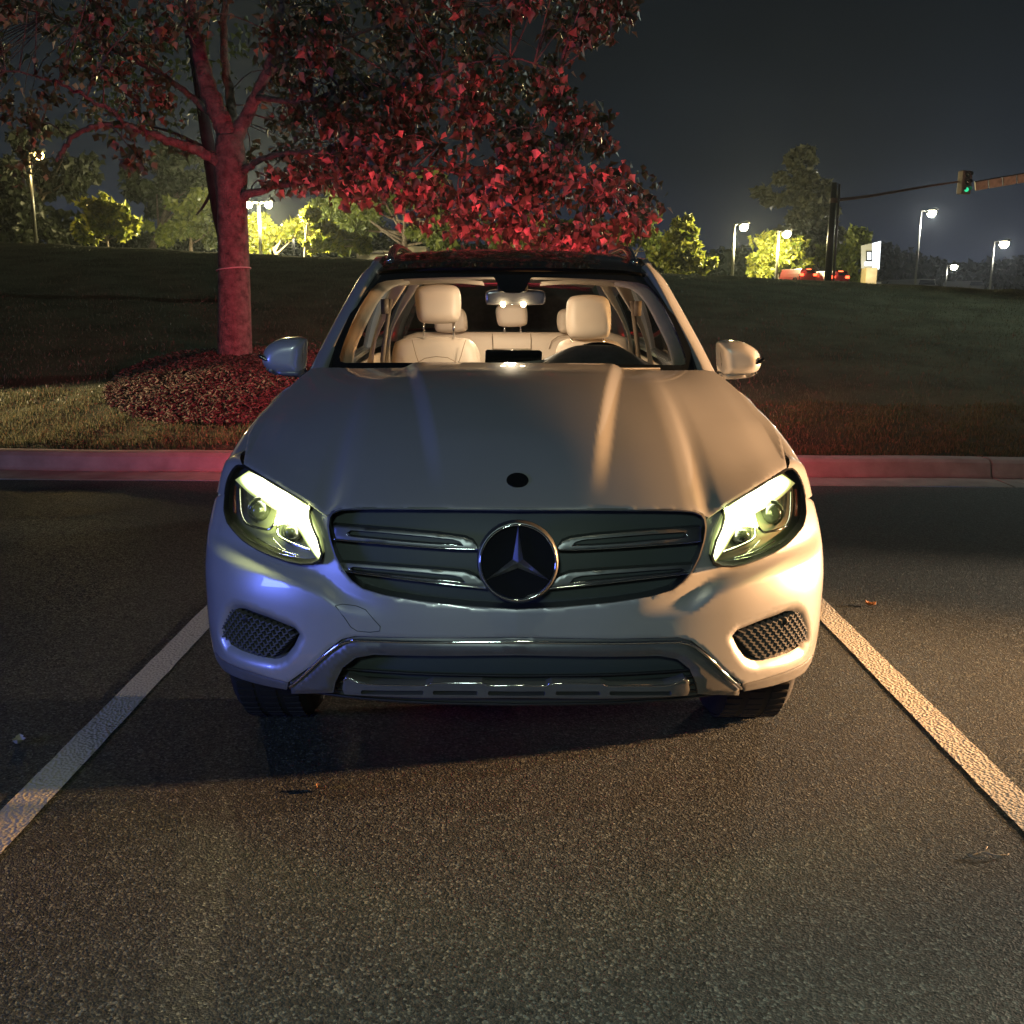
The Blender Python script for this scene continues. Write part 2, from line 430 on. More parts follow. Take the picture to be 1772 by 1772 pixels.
def asphalt():
    m_ = bpy.data.materials.new('asphalt'); m_.use_nodes = True; t = m_.node_tree; b = t.nodes['Principled BSDF']
    tcn = N(t, 'ShaderNodeTexCoord')
    v = N(t, 'ShaderNodeTexVoronoi', i_Scale=150.0); v2 = N(t, 'ShaderNodeTexVoronoi', i_Scale=260.0)
    n = N(t, 'ShaderNodeTexNoise', i_Scale=.8, i_Detail=5.0); n2 = N(t, 'ShaderNodeTexNoise', i_Scale=60.0, i_Detail=6.0, i_Roughness=.75)
    for q in (v, v2, n, n2): t.links.new(tcn.outputs['Object'], q.inputs['Vector'])
    r_ = N(t, 'ShaderNodeValToRGB'); r_.color_ramp.elements[0].color = (.031, .037, .038, 1); r_.color_ramp.elements[1].color = (.055, .064, .064, 1)
    t.links.new(n.outputs[0], r_.inputs[0])
    r2 = N(t, 'ShaderNodeValToRGB'); e_ = r2.color_ramp.elements
    e_[0].position = 0; e_[0].color = (.35, .35, .35, 1); e_[1].position = 1; e_[1].color = (1.0, 1.0, 1.0, 1)
    q = e_.new(.82); q.color = (1.1, 1.08, 1.05, 1); q = e_.new(.93); q.color = (3.2, 3.1, 2.9, 1)
    sep = N(t, 'ShaderNodeSeparateColor'); t.links.new(v.outputs['Color'], sep.inputs[0]); t.links.new(sep.outputs[0], r2.inputs[0])
    mx = N(t, 'ShaderNodeMix', data_type='RGBA', blend_type='MULTIPLY'); mx.inputs[0].default_value = 1
    t.links.new(r_.outputs[0], mx.inputs[6]); t.links.new(r2.outputs[0], mx.inputs[7]); t.links.new(mx.outputs[2], b.inputs['Base Color'])
    rr = N(t, 'ShaderNodeMapRange', i_3=.35, i_4=.85); t.links.new(sep.outputs[1], rr.inputs[0]); t.links.new(rr.outputs[0], b.inputs['Roughness'])
    ad = N(t, 'ShaderNodeMath', operation='ADD'); t.links.new(v.outputs['Distance'], ad.inputs[0]); t.links.new(n2.outputs[0], ad.inputs[1])
    ad2 = N(t, 'ShaderNodeMath', operation='MULTIPLY_ADD'); t.links.new(v2.outputs['Distance'], ad2.inputs[0]); ad2.inputs[1].default_value = .5
    t.links.new(ad.outputs[0], ad2.inputs[2])
    bp = N(t, 'ShaderNodeBump', i_Strength=.42, i_Distance=.005); t.links.new(ad2.outputs[0], bp.inputs['Height'])
    t.links.new(bp.outputs[0], b.inputs['Normal'])
    return m_
ASPH = asphalt()
mesh('parking_lot', [(-60, -40, 0), (60, -40, 0), (60, KY, 0), (-60, KY, 0)], [(0, 1, 2, 3)], ASPH, smooth=False)
tag(bpy.data.objects['parking_lot'], kind='structure')
def paintmat():
    m_ = mat('line_paint', (.50, .47, .41), .6); t = m_.node_tree; b = t.nodes['Principled BSDF']
    tcn = N(t, 'ShaderNodeTexCoord'); v = N(t, 'ShaderNodeTexVoronoi', i_Scale=85.0); n = N(t, 'ShaderNodeTexNoise', i_Scale=45.0, i_Detail=6.0, i_Roughness=.7)
    t.links.new(tcn.outputs['Object'], v.inputs['Vector']); t.links.new(tcn.outputs['Object'], n.inputs['Vector'])
    r_ = N(t, 'ShaderNodeValToRGB'); e_ = r_.color_ramp.elements
    e_[0].position = .33; e_[0].color = (.10, .09, .08, 1); e_[1].position = .40; e_[1].color = (.50, .47, .41, 1)
    t.links.new(n.outputs[0], r_.inputs[0]); t.links.new(r_.outputs[0], b.inputs['Base Color'])
    bp = N(t, 'ShaderNodeBump', i_Strength=.6, i_Distance=.006); t.links.new(v.outputs['Distance'], bp.inputs['Height']); t.links.new(bp.outputs[0], b.inputs['Normal'])
    return m_
LINE = paintmat()
def ground_pt(px, py):
    d = ray(px, py); return CAM - d * (CAM.z / d.z)
# the two bay lines (outer and inner edges measured on the ground)
for nm, (o1, o2), (i1, i2) in (('left', ((0, 1402), (357, 1053)), ((0, 1486), (360, 1086))), ('right', ((1772, 1370), (1425, 1032)), ((1772, 1447), (1418, 1078)))):
    A, B, C_, D = ground_pt(*o1), ground_pt(*o2), ground_pt(*i1), ground_pt(*i2)
    fo = lambda Y: A.x + (B.x - A.x) * (Y - A.y) / (B.y - A.y); fi = lambda Y: C_.x + (D.x - C_.x) * (Y - C_.y) / (D.y - C_.y)
    wmid = abs(fo(3) - fi(3)); cx0 = (fo(2.6) + fi(2.6)) / 2; cx1 = (fo(4) + fi(4)) / 2
    rr_ = random.Random(5); V = []; Fc = []; n = 90
    for i in range(n + 1):
        Y = -1 + (KY - .02 + 1) * i / n; c = cx0 + (cx1 - cx0) * (Y - 2.6) / 1.4
        V += [(c - .055 + rr_.uniform(-.002, .002), Y, .004), (c + .055 + rr_.uniform(-.002, .002), Y, .004)]
        if i: Fc.append((2 * i - 2, 2 * i - 1, 2 * i + 1, 2 * i))
    o = mesh('parking_line', V, Fc, LINE, smooth=False)
    tag(o, kind='structure')
# kerb with gutter pan; joints cut every 3 m
KERBM = noisy(mat('concrete', (.30, .27, .245), .8), 5, .22, .5, 70, .004, col2=(.36, .33, .30))
prof = [(KY, .0), (KY, .006), (KY + .38, .012), (KY + .40, .03), (KY + .43, .125), (KY + .47, .152), (KY + .50, .156), (KY + .62, .156), (KY + .62, -.05)]
mb = MB(); joints = [-60, -30] + [-14.33 + 3.05 * i for i in range(10)] + [30, 60]
for a, b in zip(joints, joints[1:]):
    a += .006; b -= .006
    V = []; Fc = []; L = len(prof); xs = [a + (b - a) * k / 12 for k in range(13)]
    for k, x in enumerate(xs):
        for y, z in prof: V.append((x, y + .004 * math.sin(x * 2.3), z + .003 * math.sin(x * 4.1)))
    for k in range(12):
        for i in range(L - 1): Fc.append((k * L + i, k * L + i + 1, (k + 1) * L + i + 1, (k + 1) * L + i))
    Fc.append(tuple(range(L))[::-1]); Fc.append(tuple(12 * L + i for i in range(L)))
    mb.add(V, Fc)
o = mb.build('kerb', KERBM, smooth=False); tag(o, kind='structure'); bevel(o, .006, 2, 20)
mesh('kerb_bed', [(-60, KY + .01, .003), (60, KY + .01, .003), (60, KY + .6, .003), (-60, KY + .6, .003)], [(0, 1, 2, 3)], mat('joint', (.03, .03, .03), .9), smooth=False)
tag(bpy.data.objects['kerb_bed'], kind='structure')
# grass slope
GR = noisy(mat('turf', (.085, .095, .065), .95, spec=.1), 1.3, .35, 1.0, 60, .05, detail=8, col2=(.12, .13, .085))
ys = [8.58 + .25 * i for i in range(64)] + [24.6 + 1.0 * i for i in range(20)] + [50, 80, 140, 260, 500]
xs = [-400, -200, -100, -60, -35] + [-25 + .5 * i for i in range(101)] + [35, 60, 100, 200, 400]
V = [(x, y, hill_z(x, y) - (.03 if y < 8.6 else 0)) for y in ys for x in xs]; nx = len(xs)
Fc = [(j * nx + i, j * nx + i + 1, (j + 1) * nx + i + 1, (j + 1) * nx + i) for j in range(len(ys) - 1) for i in range(nx - 1)]
tag(mesh('grass_slope', V, Fc, GR), kind='structure')
# blades of grass near the kerb
def blades(name, n, x0, x1, y0, y1, h0, h1, mt, seed=1, dens=None):
    r_ = random.Random(seed); V = []; Fc = []
    for i in range(n):
        x = r_.uniform(x0, x1); y = y0 + (y1 - y0) * r_.random() ** 1.3
        if dens and r_.random() > dens(x, y): continue
        z = hill_z(x, y) - .005; h = r_.uniform(h0, h1); a = r_.uniform(0, math.pi); l = r_.uniform(0, h * .8); b = r_.uniform(0, 6.28)
        wx, wy = math.cos(a) * .004, math.sin(a) * .004; lx, ly = math.cos(b) * l, math.sin(b) * l
        k = len(V)
        V += [(x - wx, y - wy, z), (x + wx, y + wy, z), (x + wx * .7 + lx * .4, y + wy * .7 + ly * .4, z + h * .6), (x - wx * .7 + lx * .4, y - wy * .7 + ly * .4, z + h * .6), (x + lx, y + ly, z + h)]
        Fc += [(k, k + 1, k + 2, k + 3), (k + 3, k + 2, k + 4)]
    return mesh(name, V, Fc, mt, smooth=False)
GB = leafmat('grass_blade', (.05, .06, .025), (.17, .15, .08), .3, .8, .15)
def mulch_in(x, y):
    dx, dy = (x + 2.70) / 1.35, (y - 10.6) / (1.5 if y < 10.6 else 1.3)
    return dx * dx + dy * dy
o = blades('grass', 60000, -7.5, 7, 8.60, 10.3, .02, .055, GB, 1, lambda x, y: 0 if mulch_in(x, y) < .95 else 1)
tag(o, 'short dry grass along the back of the kerb', 'grass', kind='stuff')
o = blades('lawn', 90000, -10, 11, 9.8, 21.5, .02, .05, leafmat('lawn_blade', (.07, .085, .05), (.12, .13, .075), .3), 4, lambda x, y: 0 if mulch_in(x, y) < .95 else 1)
tag(o, 'dark mown lawn covering the slope up to its crest', 'grass', kind='stuff')
# mulch
MUL = leafmat('mulch', (.030, .022, .017), (.13, .10, .08), .0, .9, .1)
bedV = []; bedF = []
n = 36
for j in range(n + 1):
    for i in range(n + 1):
        a = 2 * math.pi * i / n; q = j / n; x = -2.70 + 1.38 * q * math.cos(a); y = 10.6 + (1.5 if math.sin(a) < 0 else 1.3) * q * math.sin(a)
        bedV.append((x, y, hill_z(x, y) + .012))
for j in range(n):
    for i in range(n): bedF.append((j * (n + 1) + i, j * (n + 1) + i + 1, (j + 1) * (n + 1) + i + 1, (j + 1) * (n + 1) + i))
bed = mesh('mulch_bed', bedV, bedF, noisy(mat('mulch_ground', (.05, .035, .025), .9), 30, .4, .8, 60, .03))
tag(bed, 'mound of brown bark mulch round the foot of the red-lit tree', 'mulch', kind='stuff')
mb = MB(); r_ = random.Random(3)
for i in range(9000):
    a = r_.uniform(0, 6.283); q = math.sqrt(r_.random()) * 1.03; x = -2.70 + 1.36 * q * math.cos(a); y = 10.6 + (1.5 if math.sin(a) < 0 else 1.3) * q * math.sin(a)
    rot = Matrix.Rotation(r_.uniform(0, 6.28), 3, 'Z') @ Matrix.Rotation(r_.gauss(0, .5), 3, 'X') @ Matrix.Rotation(r_.gauss(0, .5), 3, 'Y')
    mb.box((x, y, hill_z(x, y) + .02 + r_.random() * .02), (r_.uniform(.02, .075), r_.uniform(.008, .025), r_.uniform(.004, .012)), rot=rot)
o = mb.build('mulch_chips', MUL, bed, smooth=False)
o['kind'] = 'stuff'

# ================================================================== CAR
car = empty('parked_car'); car.matrix_world = MCAR
tag(car, 'white SUV parked nose-on with bright running lights and lit cream cabin', 'car')
# front skin: s along the plan curve, z up
pl = [(0, 0), (.2, .008), (.4, .035), (.55, .078), (.70, .15), (.80, .225), (.87, .31), (.915, .405), (.937, .50), (.946, .62), (.947, .80)]
sl = [0]
for a, b in zip(pl, pl[1:]): sl.append(sl[-1] + math.hypot(b[0] - a[0], b[1] - a[1]))
fx, fy = pchip(sl, [p[0] for p in pl]), pchip(sl, [p[1] for p in pl])
sx_of = pchip([p[0] for p in pl], sl); sy_of = pchip([p[1] for p in pl], sl)
qz = pchip([.12, .22, .30, .40, .50, .60, .70, .78, .86, .92, 1.0], [.14, .075, .04, .012, 0, 0, .010, .028, .058, .095, .17])
wz = pchip([.12, .22, .32, .45, .60, .72, .80, .86, .92, 1.0], [.96, .975, .988, .997, 1, .998, .99, .975, .955, .92])
zcr = None
def S(s, z, crease=True):
    a = abs(s); x = fx(a) * wz(z); y = fy(a) + qz(z) + .085 * ss(.45, 1.0, a) * ss(.62, .95, z)
    if crease and zcr is not None:
        y += .034 * ss(-.004, .050, z - zcr(a)) * ss(.30, .55, a) * (1 - ss(.95, 1.15, a))
    return Vector((x if s >= 0 else -x, y, z))
def S0(s, z): return S(s, z, False)
def P2(px, py, g=None): return inv(S0, px, py, g or (min(abs(px - 893) / 560, .95), 1.05 - (py - 800) / 550), (0, 1.35, .1, 1.05))
cz = [P2(*p) for p in ((1414, 962), (1345, 994), (1290, 1013), (1237, 1034), (1190, 1064), (1130, 1078))]
cz = sorted(cz)
zcr = pchip([c[0] for c in cz], [c[1] for c in cz])
def O2(pts, n=0, closed=True):
    q = [P2(*p) for p in pts]
    if n: q = [(v.x, v.y) for v in smooth_curve([(a, b, 0) for a, b in q], n, closed)]
    return q
def mirr(pts): return [(-a, b) for a, b in pts[::-1]]
# measured outlines (right side of the picture)
grille_top = [(893, 879), (1000, 879.5), (1100, 880), (1180, 881), (1203, 883), (1217, 889), (1222, 897)]
grille_side = [(1224, 912), (1221, 935), (1212, 965), (1200, 989), (1184, 1008), (1165, 1022), (1128, 1033), (1066, 1043), (973, 1052), (893, 1056)]
hl = [(1252, 877.5), (1290, 855), (1330, 830), (1362, 810), (1372, 809.5), (1381, 819), (1390, 839), (1395, 865), (1397, 889), (1392, 911), (1380, 927), (1366, 942), (1342, 958), (1317, 969), (1289, 979), (1267, 983), (1247, 982), (1235, 976), (1232, 965), (1239, 938), (1249, 915), (1254, 896)]
gt = O2(grille_top); gs = O2(grille_side)
gt[0] = (0, gt[0][1]); gs[-1] = (0, gs[-1][1])
HL = O2(hl)
hood_c = P2(1226, 893)
low = [(1407, 1134), (1392, 1149), (1346, 1168), (1287, 1185)]
lowin = [(1252, 1158.6), (1221, 1127.6), (1197, 1109), (1175, 1103.5), (893, 1103)]
LOW = O2(low); LIN = O2(lowin); LIN[-1] = (0, LIN[-1][1])
intake = [(1274, 1104), (1283, 1093), (1330, 1074), (1368, 1060), (1380, 1059.5), (1389, 1066), (1397, 1088), (1398.5, 1108), (1391, 1123), (1370, 1135), (1345, 1143), (1316, 1148.5), (1306, 1147), (1296, 1142), (1283, 1124)]
INT = O2(intake)
sE = lambda y: sy_of(y)
# bumper skin outline, one half from top centre clockwise
half = gs[::-1] + gt[::-1][:1] + [hood_c] + HL[0:1] + HL[::-1][:-8 + 0]
# headlight lower/outer run: inner edge down, underneath, up the outer edge to the shut line
hl_run = [HL[0]] + HL[:6:-1]
side = [(P2(1395, 866)[0] + .015, P2(1395, 864)[1]), (sE(.60), .80), (sE(.60), .78), (sE(.53), .66), (sE(.47), .52), (sE(.455), .40), (sE(.46), .33)]
half = gs[::-1] + [gt[-1], hood_c] + hl_run + side + LOW + LIN
bump_out = half[:-1] + [(0, LIN[-1][1])] 
right_half = half
left_half = mirr(right_half)
outline = right_half[1:-1] + [(0, LIN[-1][1])] + left_half[1:-1] + [(0, gs[-1][1])]
panel('bumper', outline, S, PAINT, car, holes=[INT, mirr(INT)], sp=.0095, rim=(0, .035, 0), round_r=.007, round_d=.004, hole_r=.03, hole_d=.018)

# black backing behind grille, intakes, lower opening
def Sback(d): return lambda s, z: S0(s, z) + Vector((0, d, 0))
g_out = gt[1:] + gs[:-1] + [(0, gs[-1][1])] + mirr(gt[1:] + gs[:-1]) + [(0, gt[0][1])]
gr = panel('grille', g_out, Sback(.055), GRILLE_DARK, car, sp=.03)
gr_frame = panel('grille_frame', g_out, Sback(.004), SILVER, gr, holes=[[(a * .989, (b - .76) * .972 + .7585) for a, b in g_out]], sp=.012, rim=(0, .05, 0))
for sgn in (1, -1):
    k = INT if sgn > 0 else mirr(INT)
    fr = panel('intake_grille', k, Sback(.045), PLASTIC, car, sp=.03)
    # diamond lattice of small fins
    mb = MB(); ks = [a for a, b in INT]; kz = [b for a, b in INT]
    s0, s1, z0, z1 = min(ks), max(ks), min(kz), max(kz); dz = (z1 - z0) / 11; ds = .0225
    for j in range(12):
        for i in range(int((s1 - s0) / ds) + 2):
            s = s0 + (i + .5 * (j % 2)) * ds; z = z0 + j * dz + (s - s0) * .10
            if not pip(INT, np.array([s]), np.array([z]))[0]: continue
            if segdist(INT, np.array([s]), np.array([z]))[0] < .006: continue
            P = S0(s, z); Q = S0(s + .01, z); t = (Q - P).normalized()
            nrm = t.cross(Vector((0, 0, 1))).normalized()
            rot = Matrix((t, nrm, Vector((0, 0, 1)))).transposed() @ Matrix.Rotation(.45, 3, 'Y')
            mb.box(P + Vector((0, .024, 0)), (.020, .018, .0042), rot=rot)
            mb.box(P + Vector((0, .028, 0)) + t * .010, (.0042, .018, .013), rot=rot)
    mb.build('lattice', mat('lattice_grey', (.10, .10, .10), .35) if sgn > 0 else bpy.data.materials['lattice_grey'], fr, smooth=False, mirror=sgn < 0)
    c = P2(1359.5, 1077.5); P = S0(*c) + Vector((0, .016, 0)); mb = MB()
    mb.lathe([(.0, -.006), (.0085, -.006), (.0105, -.003), (.0105, .012)], 20, 'Y', P)
    mb.build('parking_sensor', PLASTIC, fr, mirror=sgn < 0)

# slats
def strip(name, top, bot, d0, matl, parent, d=.02, thick=.012, mirror=False, n=6, sp=.01, rr=.004, base=S0):
    o_ = [P2(*p) for p in top] + [P2(*p) for p in bot[::-1]]
    return panel(name, o_, lambda s, z: base(s, z) + Vector((0, d0, 0)), matl, parent, sp=sp, rim=(0, thick, 0), round_r=rr, round_d=rr * .7, mirror=mirror)
slat1_t = [(968, 947), (974, 939), (988, 933), (1035, 927), (1110, 921), (1180, 916), (1216, 913)]
slat1_b = [(966, 953), (1000, 953), (1060, 950), (1120, 946), (1180, 941.5), (1216, 938)]
slat2_t = [(955, 1012), (968, 1001), (986, 994), (1040, 989.5), (1110, 985), (1170, 981), (1202, 979)]
slat2_b = [(950, 1021), (975, 1018.5), (1040, 1012), (1110, 1004), (1170, 997), (1200, 993)]
in1 = [(990, 947), (996, 940), (1010, 936), (1060, 931.5), (1130, 926), (1185, 922.5), (1190, 927), (1185, 933), (1120, 939), (1050, 944.5)]
in2 = [(986, 1012), (993, 1003), (1008, 999), (1060, 994.5), (1130, 989.5), (1180, 986), (1186, 988.5), (1180, 993), (1110, 1000), (1040, 1007)]
for mi in (False, True):
    for t_, b_, i_ in ((slat1_t, slat1_b, in1), (slat2_t, slat2_b, in2)):
        o_ = [P2(*p) for p in t_] + [P2(*p) for p in b_[::-1]]
        h_ = [P2(*p) for p in i_]
        sl_ = panel('slat', o_, lambda s, z: S0(s, z) + Vector((0, .014, 0)), SILVER, gr, holes=[h_], sp=.009, rim=(0, .03, 0), round_r=.006, round_d=.004, mirror=mi)
        panel('slat_inlay', h_, lambda s, z: S0(s, z) + Vector((0, .032, 0)), GRILLE_DARK, sl_, sp=.02, mirror=mi)
        # thin bright lips
        pts = [S0(*P2(*p)) + Vector((0, .010, 0)) for p in i_[4:10][::-1]] 
        mb = MB(); mb.tube(smooth_curve([S0(*P2(*p)) + Vector((0, .012, 0)) for p in b_], 4), .0022, 6)
        mb.tube(smooth_curve([S0(*P2(*p)) + Vector((0, .014, 0)) for p in i_[6:] + i_[:1]], 4), .0014, 6)
        mb.build('slat_lip', CHROME, sl_, mirror=mi)
# emblem: ring, black disc, three-pointed star
ec = lat(897, 972, .0); ec.y = -.006; ec.x = 0
rad = .0955
tilt = Matrix.Rotation(R(-9), 3, 'X')
def EL(p): return tilt @ Vector(p) + ec
mb = MB(); mb.add([EL((rad * .97 * math.cos(2 * math.pi * k / 64), .010, rad * .97 * math.sin(2 * math.pi * k / 64))) for k in range(64)], [tuple(range(64))[::-1]])
disc = mb.build('emblem', BLACK, car, smooth=False)
V = []; Fc = []
for i in range(96):
    a = 2 * math.pi * i / 96
    for k in range(10):
        b = 2 * math.pi * k / 10; rr_ = rad + .0030 * math.cos(b)
        V.append(EL((rr_ * math.cos(a), -.004 + .008 * math.sin(b), rr_ * math.sin(a))))
for i in range(96):
    for k in range(10): Fc.append((i * 10 + k, i * 10 + (k + 1) % 10, ((i + 1) % 96) * 10 + (k + 1) % 10, ((i + 1) % 96) * 10 + k))
mesh('emblem_ring', V, Fc, CHROME, disc)
V = []; Fc = []
c0 = EL((0, -.010, 0)); V.append(c0)
for k in range(3):
    a = math.pi / 2 + 2 * math.pi * k / 3
    tip = EL((rad * .97 * math.cos(a), .002, rad * .97 * math.sin(a)))
    l = EL((.0150 * math.cos(a + math.pi / 3), .006, .0150 * math.sin(a + math.pi / 3)))
    V += [tip, l]
for k in range(3):
    tip = 1 + 2 * k; l = 2 + 2 * k; pl_ = 2 + 2 * ((k - 1) % 3)
    Fc += [(0, tip, l), (0, pl_, tip)]
mesh('emblem_star', V, Fc, mat('star_chrome', (.8, .8, .82), .28, 1), disc, smooth=False)
# moulded ring housing round the emblem
mb = MB(); prof_ = [(rad * 1.01, .004), (rad * 1.03, -.003), (rad * 1.06, .002), (rad * 1.09, .014), (rad * 1.11, .05)]
V = []; Fc = []
for i in range(80):
    a = 2 * math.pi * i / 80
    for r_, y_ in prof_: V.append(EL((r_ * math.cos(a), y_, r_ * math.sin(a))))
L = len(prof_)
for i in range(80):
    for k in range(L - 1): Fc.append((i * L + k, ((i + 1) % 80) * L + k, ((i + 1) % 80) * L + k + 1, i * L + k + 1))
mesh('emblem_housing', V, Fc, SILVER, disc)

# lower trim, intake and skid bar
tr_in = [(1283.5, 1208), (1212, 1206), (1209, 1187), (1197, 1162), (1175, 1144), (1144, 1138), (893, 1137)]
TIN = [P2(*p) for p in tr_in]; TIN[-1] = (0, TIN[-1][1])
T1 = [(a, b - .004) for a, b in LIN[::-1]]
tr_half = T1 + [P2(1287, 1188)] + TIN
tro = tr_half[1:-1] + [(0, TIN[-1][1])] + mirr(tr_half)[1:-1] + [(0, T1[0][1])]
def St(s, z):
    p = S0(s, z); return p + Vector((0, .002, 0))
def trim_disp(s, z, d, dh): return .012 * (1 - ss(.004, .02, d)) 
trim = panel('lower_trim', tro, St, SKID, car, sp=.012, rim=(0, .05, 0), disp=trim_disp)
mb = MB()
ln = [P2(*p) for p in [(1283, 1192), (1268, 1179), (1250, 1161), (1236, 1147), (1219, 1132), (1200, 1118), (1180, 1112), (1150, 1111)]] 
ln = ln + [(0, P2(893, 1111)[1])]
pts = [S0(a, b) + Vector((0, .001, 0)) for a, b in [(v.x, v.y) for v in smooth_curve([(a, b, 0) for a, b in ln], 6)]]
pts = pts + [Vector((-p.x, p.y, p.z)) for p in pts[::-1][1:]]
mb.tube(pts, .0042, 8); mb.build('chrome_strip', CHROME, trim)
# side under-strip
for mi in (False, True):
    t_ = [(1287, 1187), (1346, 1170), (1392, 1151), (1407, 1136), (1411, 1130)]; b_ = [(1289, 1199), (1350, 1186), (1394, 1166), (1408, 1149), (1411, 1143)]
    strip('sill_strip', t_, b_, .006, SKID, car, mirror=mi, thick=.06, rr=.005)
blk = [(-.66, .335), (.66, .335), (.68, .60), (-.68, .60)]
panel('air_intake', blk, Sback(.075), GRILLE_DARK, car, sp=.06)
mb = MB()
for k in range(5):
    z = .35 + k * .022
    pts = [S0(s, z) + Vector((0, .055, 0)) for s in np.linspace(-.62, .62, 21)]; mb.tube(pts, .004, 6)
mb.build('intake_bars', PLASTIC, bpy.data.objects['air_intake'])
bar_t = [(893, 1185), (945, 1186), (955, 1182), (1040, 1182), (1052, 1186), (1150, 1185), (1176, 1178), (1186, 1174), (1192, 1180)]
bar_b = [(893, 1208), (1000, 1209), (1100, 1208), (1160, 1206), (1190, 1204), (1194, 1195)]
BT = [P2(*p) for p in bar_t]; BB = [P2(*p) for p in bar_b]; BT[0] = (0, BT[0][1]); BB[0] = (0, BB[0][1])
bh = BT + BB[::-1]; bo = BT[1:] + BB[::-1][:-1] + [(0, BB[0][1])] + mirr(BT[1:] + BB[::-1][:-1]) + [(0, BT[0][1])]
slots = []
for a, b, y in ((963, 1037, 1199), (1056, 1160, 1199)):
    q = [P2(a, y - 3.5), P2(b, y - 3.5), P2(b + 2, y), P2(b, y + 3.5), P2(a, y + 3.5), P2(a - 2, y)]; slots += [q, mirr(q)]
q = [P2(893, 1195.5), P2(942, 1195.5), P2(944, 1199), P2(942, 1203), P2(893, 1203)]
q[0] = (0, q[0][1]); q[-1] = (0, q[-1][1]); slots.append(q[1:-1] + mirr(q[1:-1]))
sb = panel('skid_bar', bo, lambda s, z: S0(s, z) + Vector((0, -.004, 0)), SKID, car, holes=slots, sp=.012, rim=(0, .04, 0), round_r=.006, round_d=.004)
mb = MB(); mb.tube(smooth_curve([S0(*p) + Vector((0, -.005, 0)) for p in [(-a, b) for a, b in BT[::-1]][:-1] + BT], 3), .0018, 6); mb.build('skid_bar_lip', CHROME, sb)
# tow hook cover outline, left in the picture
tp = [(580, 1048.5), (592, 1047), (615, 1050), (632, 1056), (645, 1070), (658, 1084), (657, 1092), (640, 1094), (618, 1092), (607, 1085), (597, 1070)]
tq = [inv(S0, px, py, (-.55, .5), (-1.2, 0, .1, 1)) for px, py in tp]
mb = MB(); mb.tube([S(a, b) + Vector((0, -.0002, 0)) for a, b in tq + tq[:1]], .0011, 5, cap=False); mb.build('tow_hook_cover', GRILLE_DARK, car)
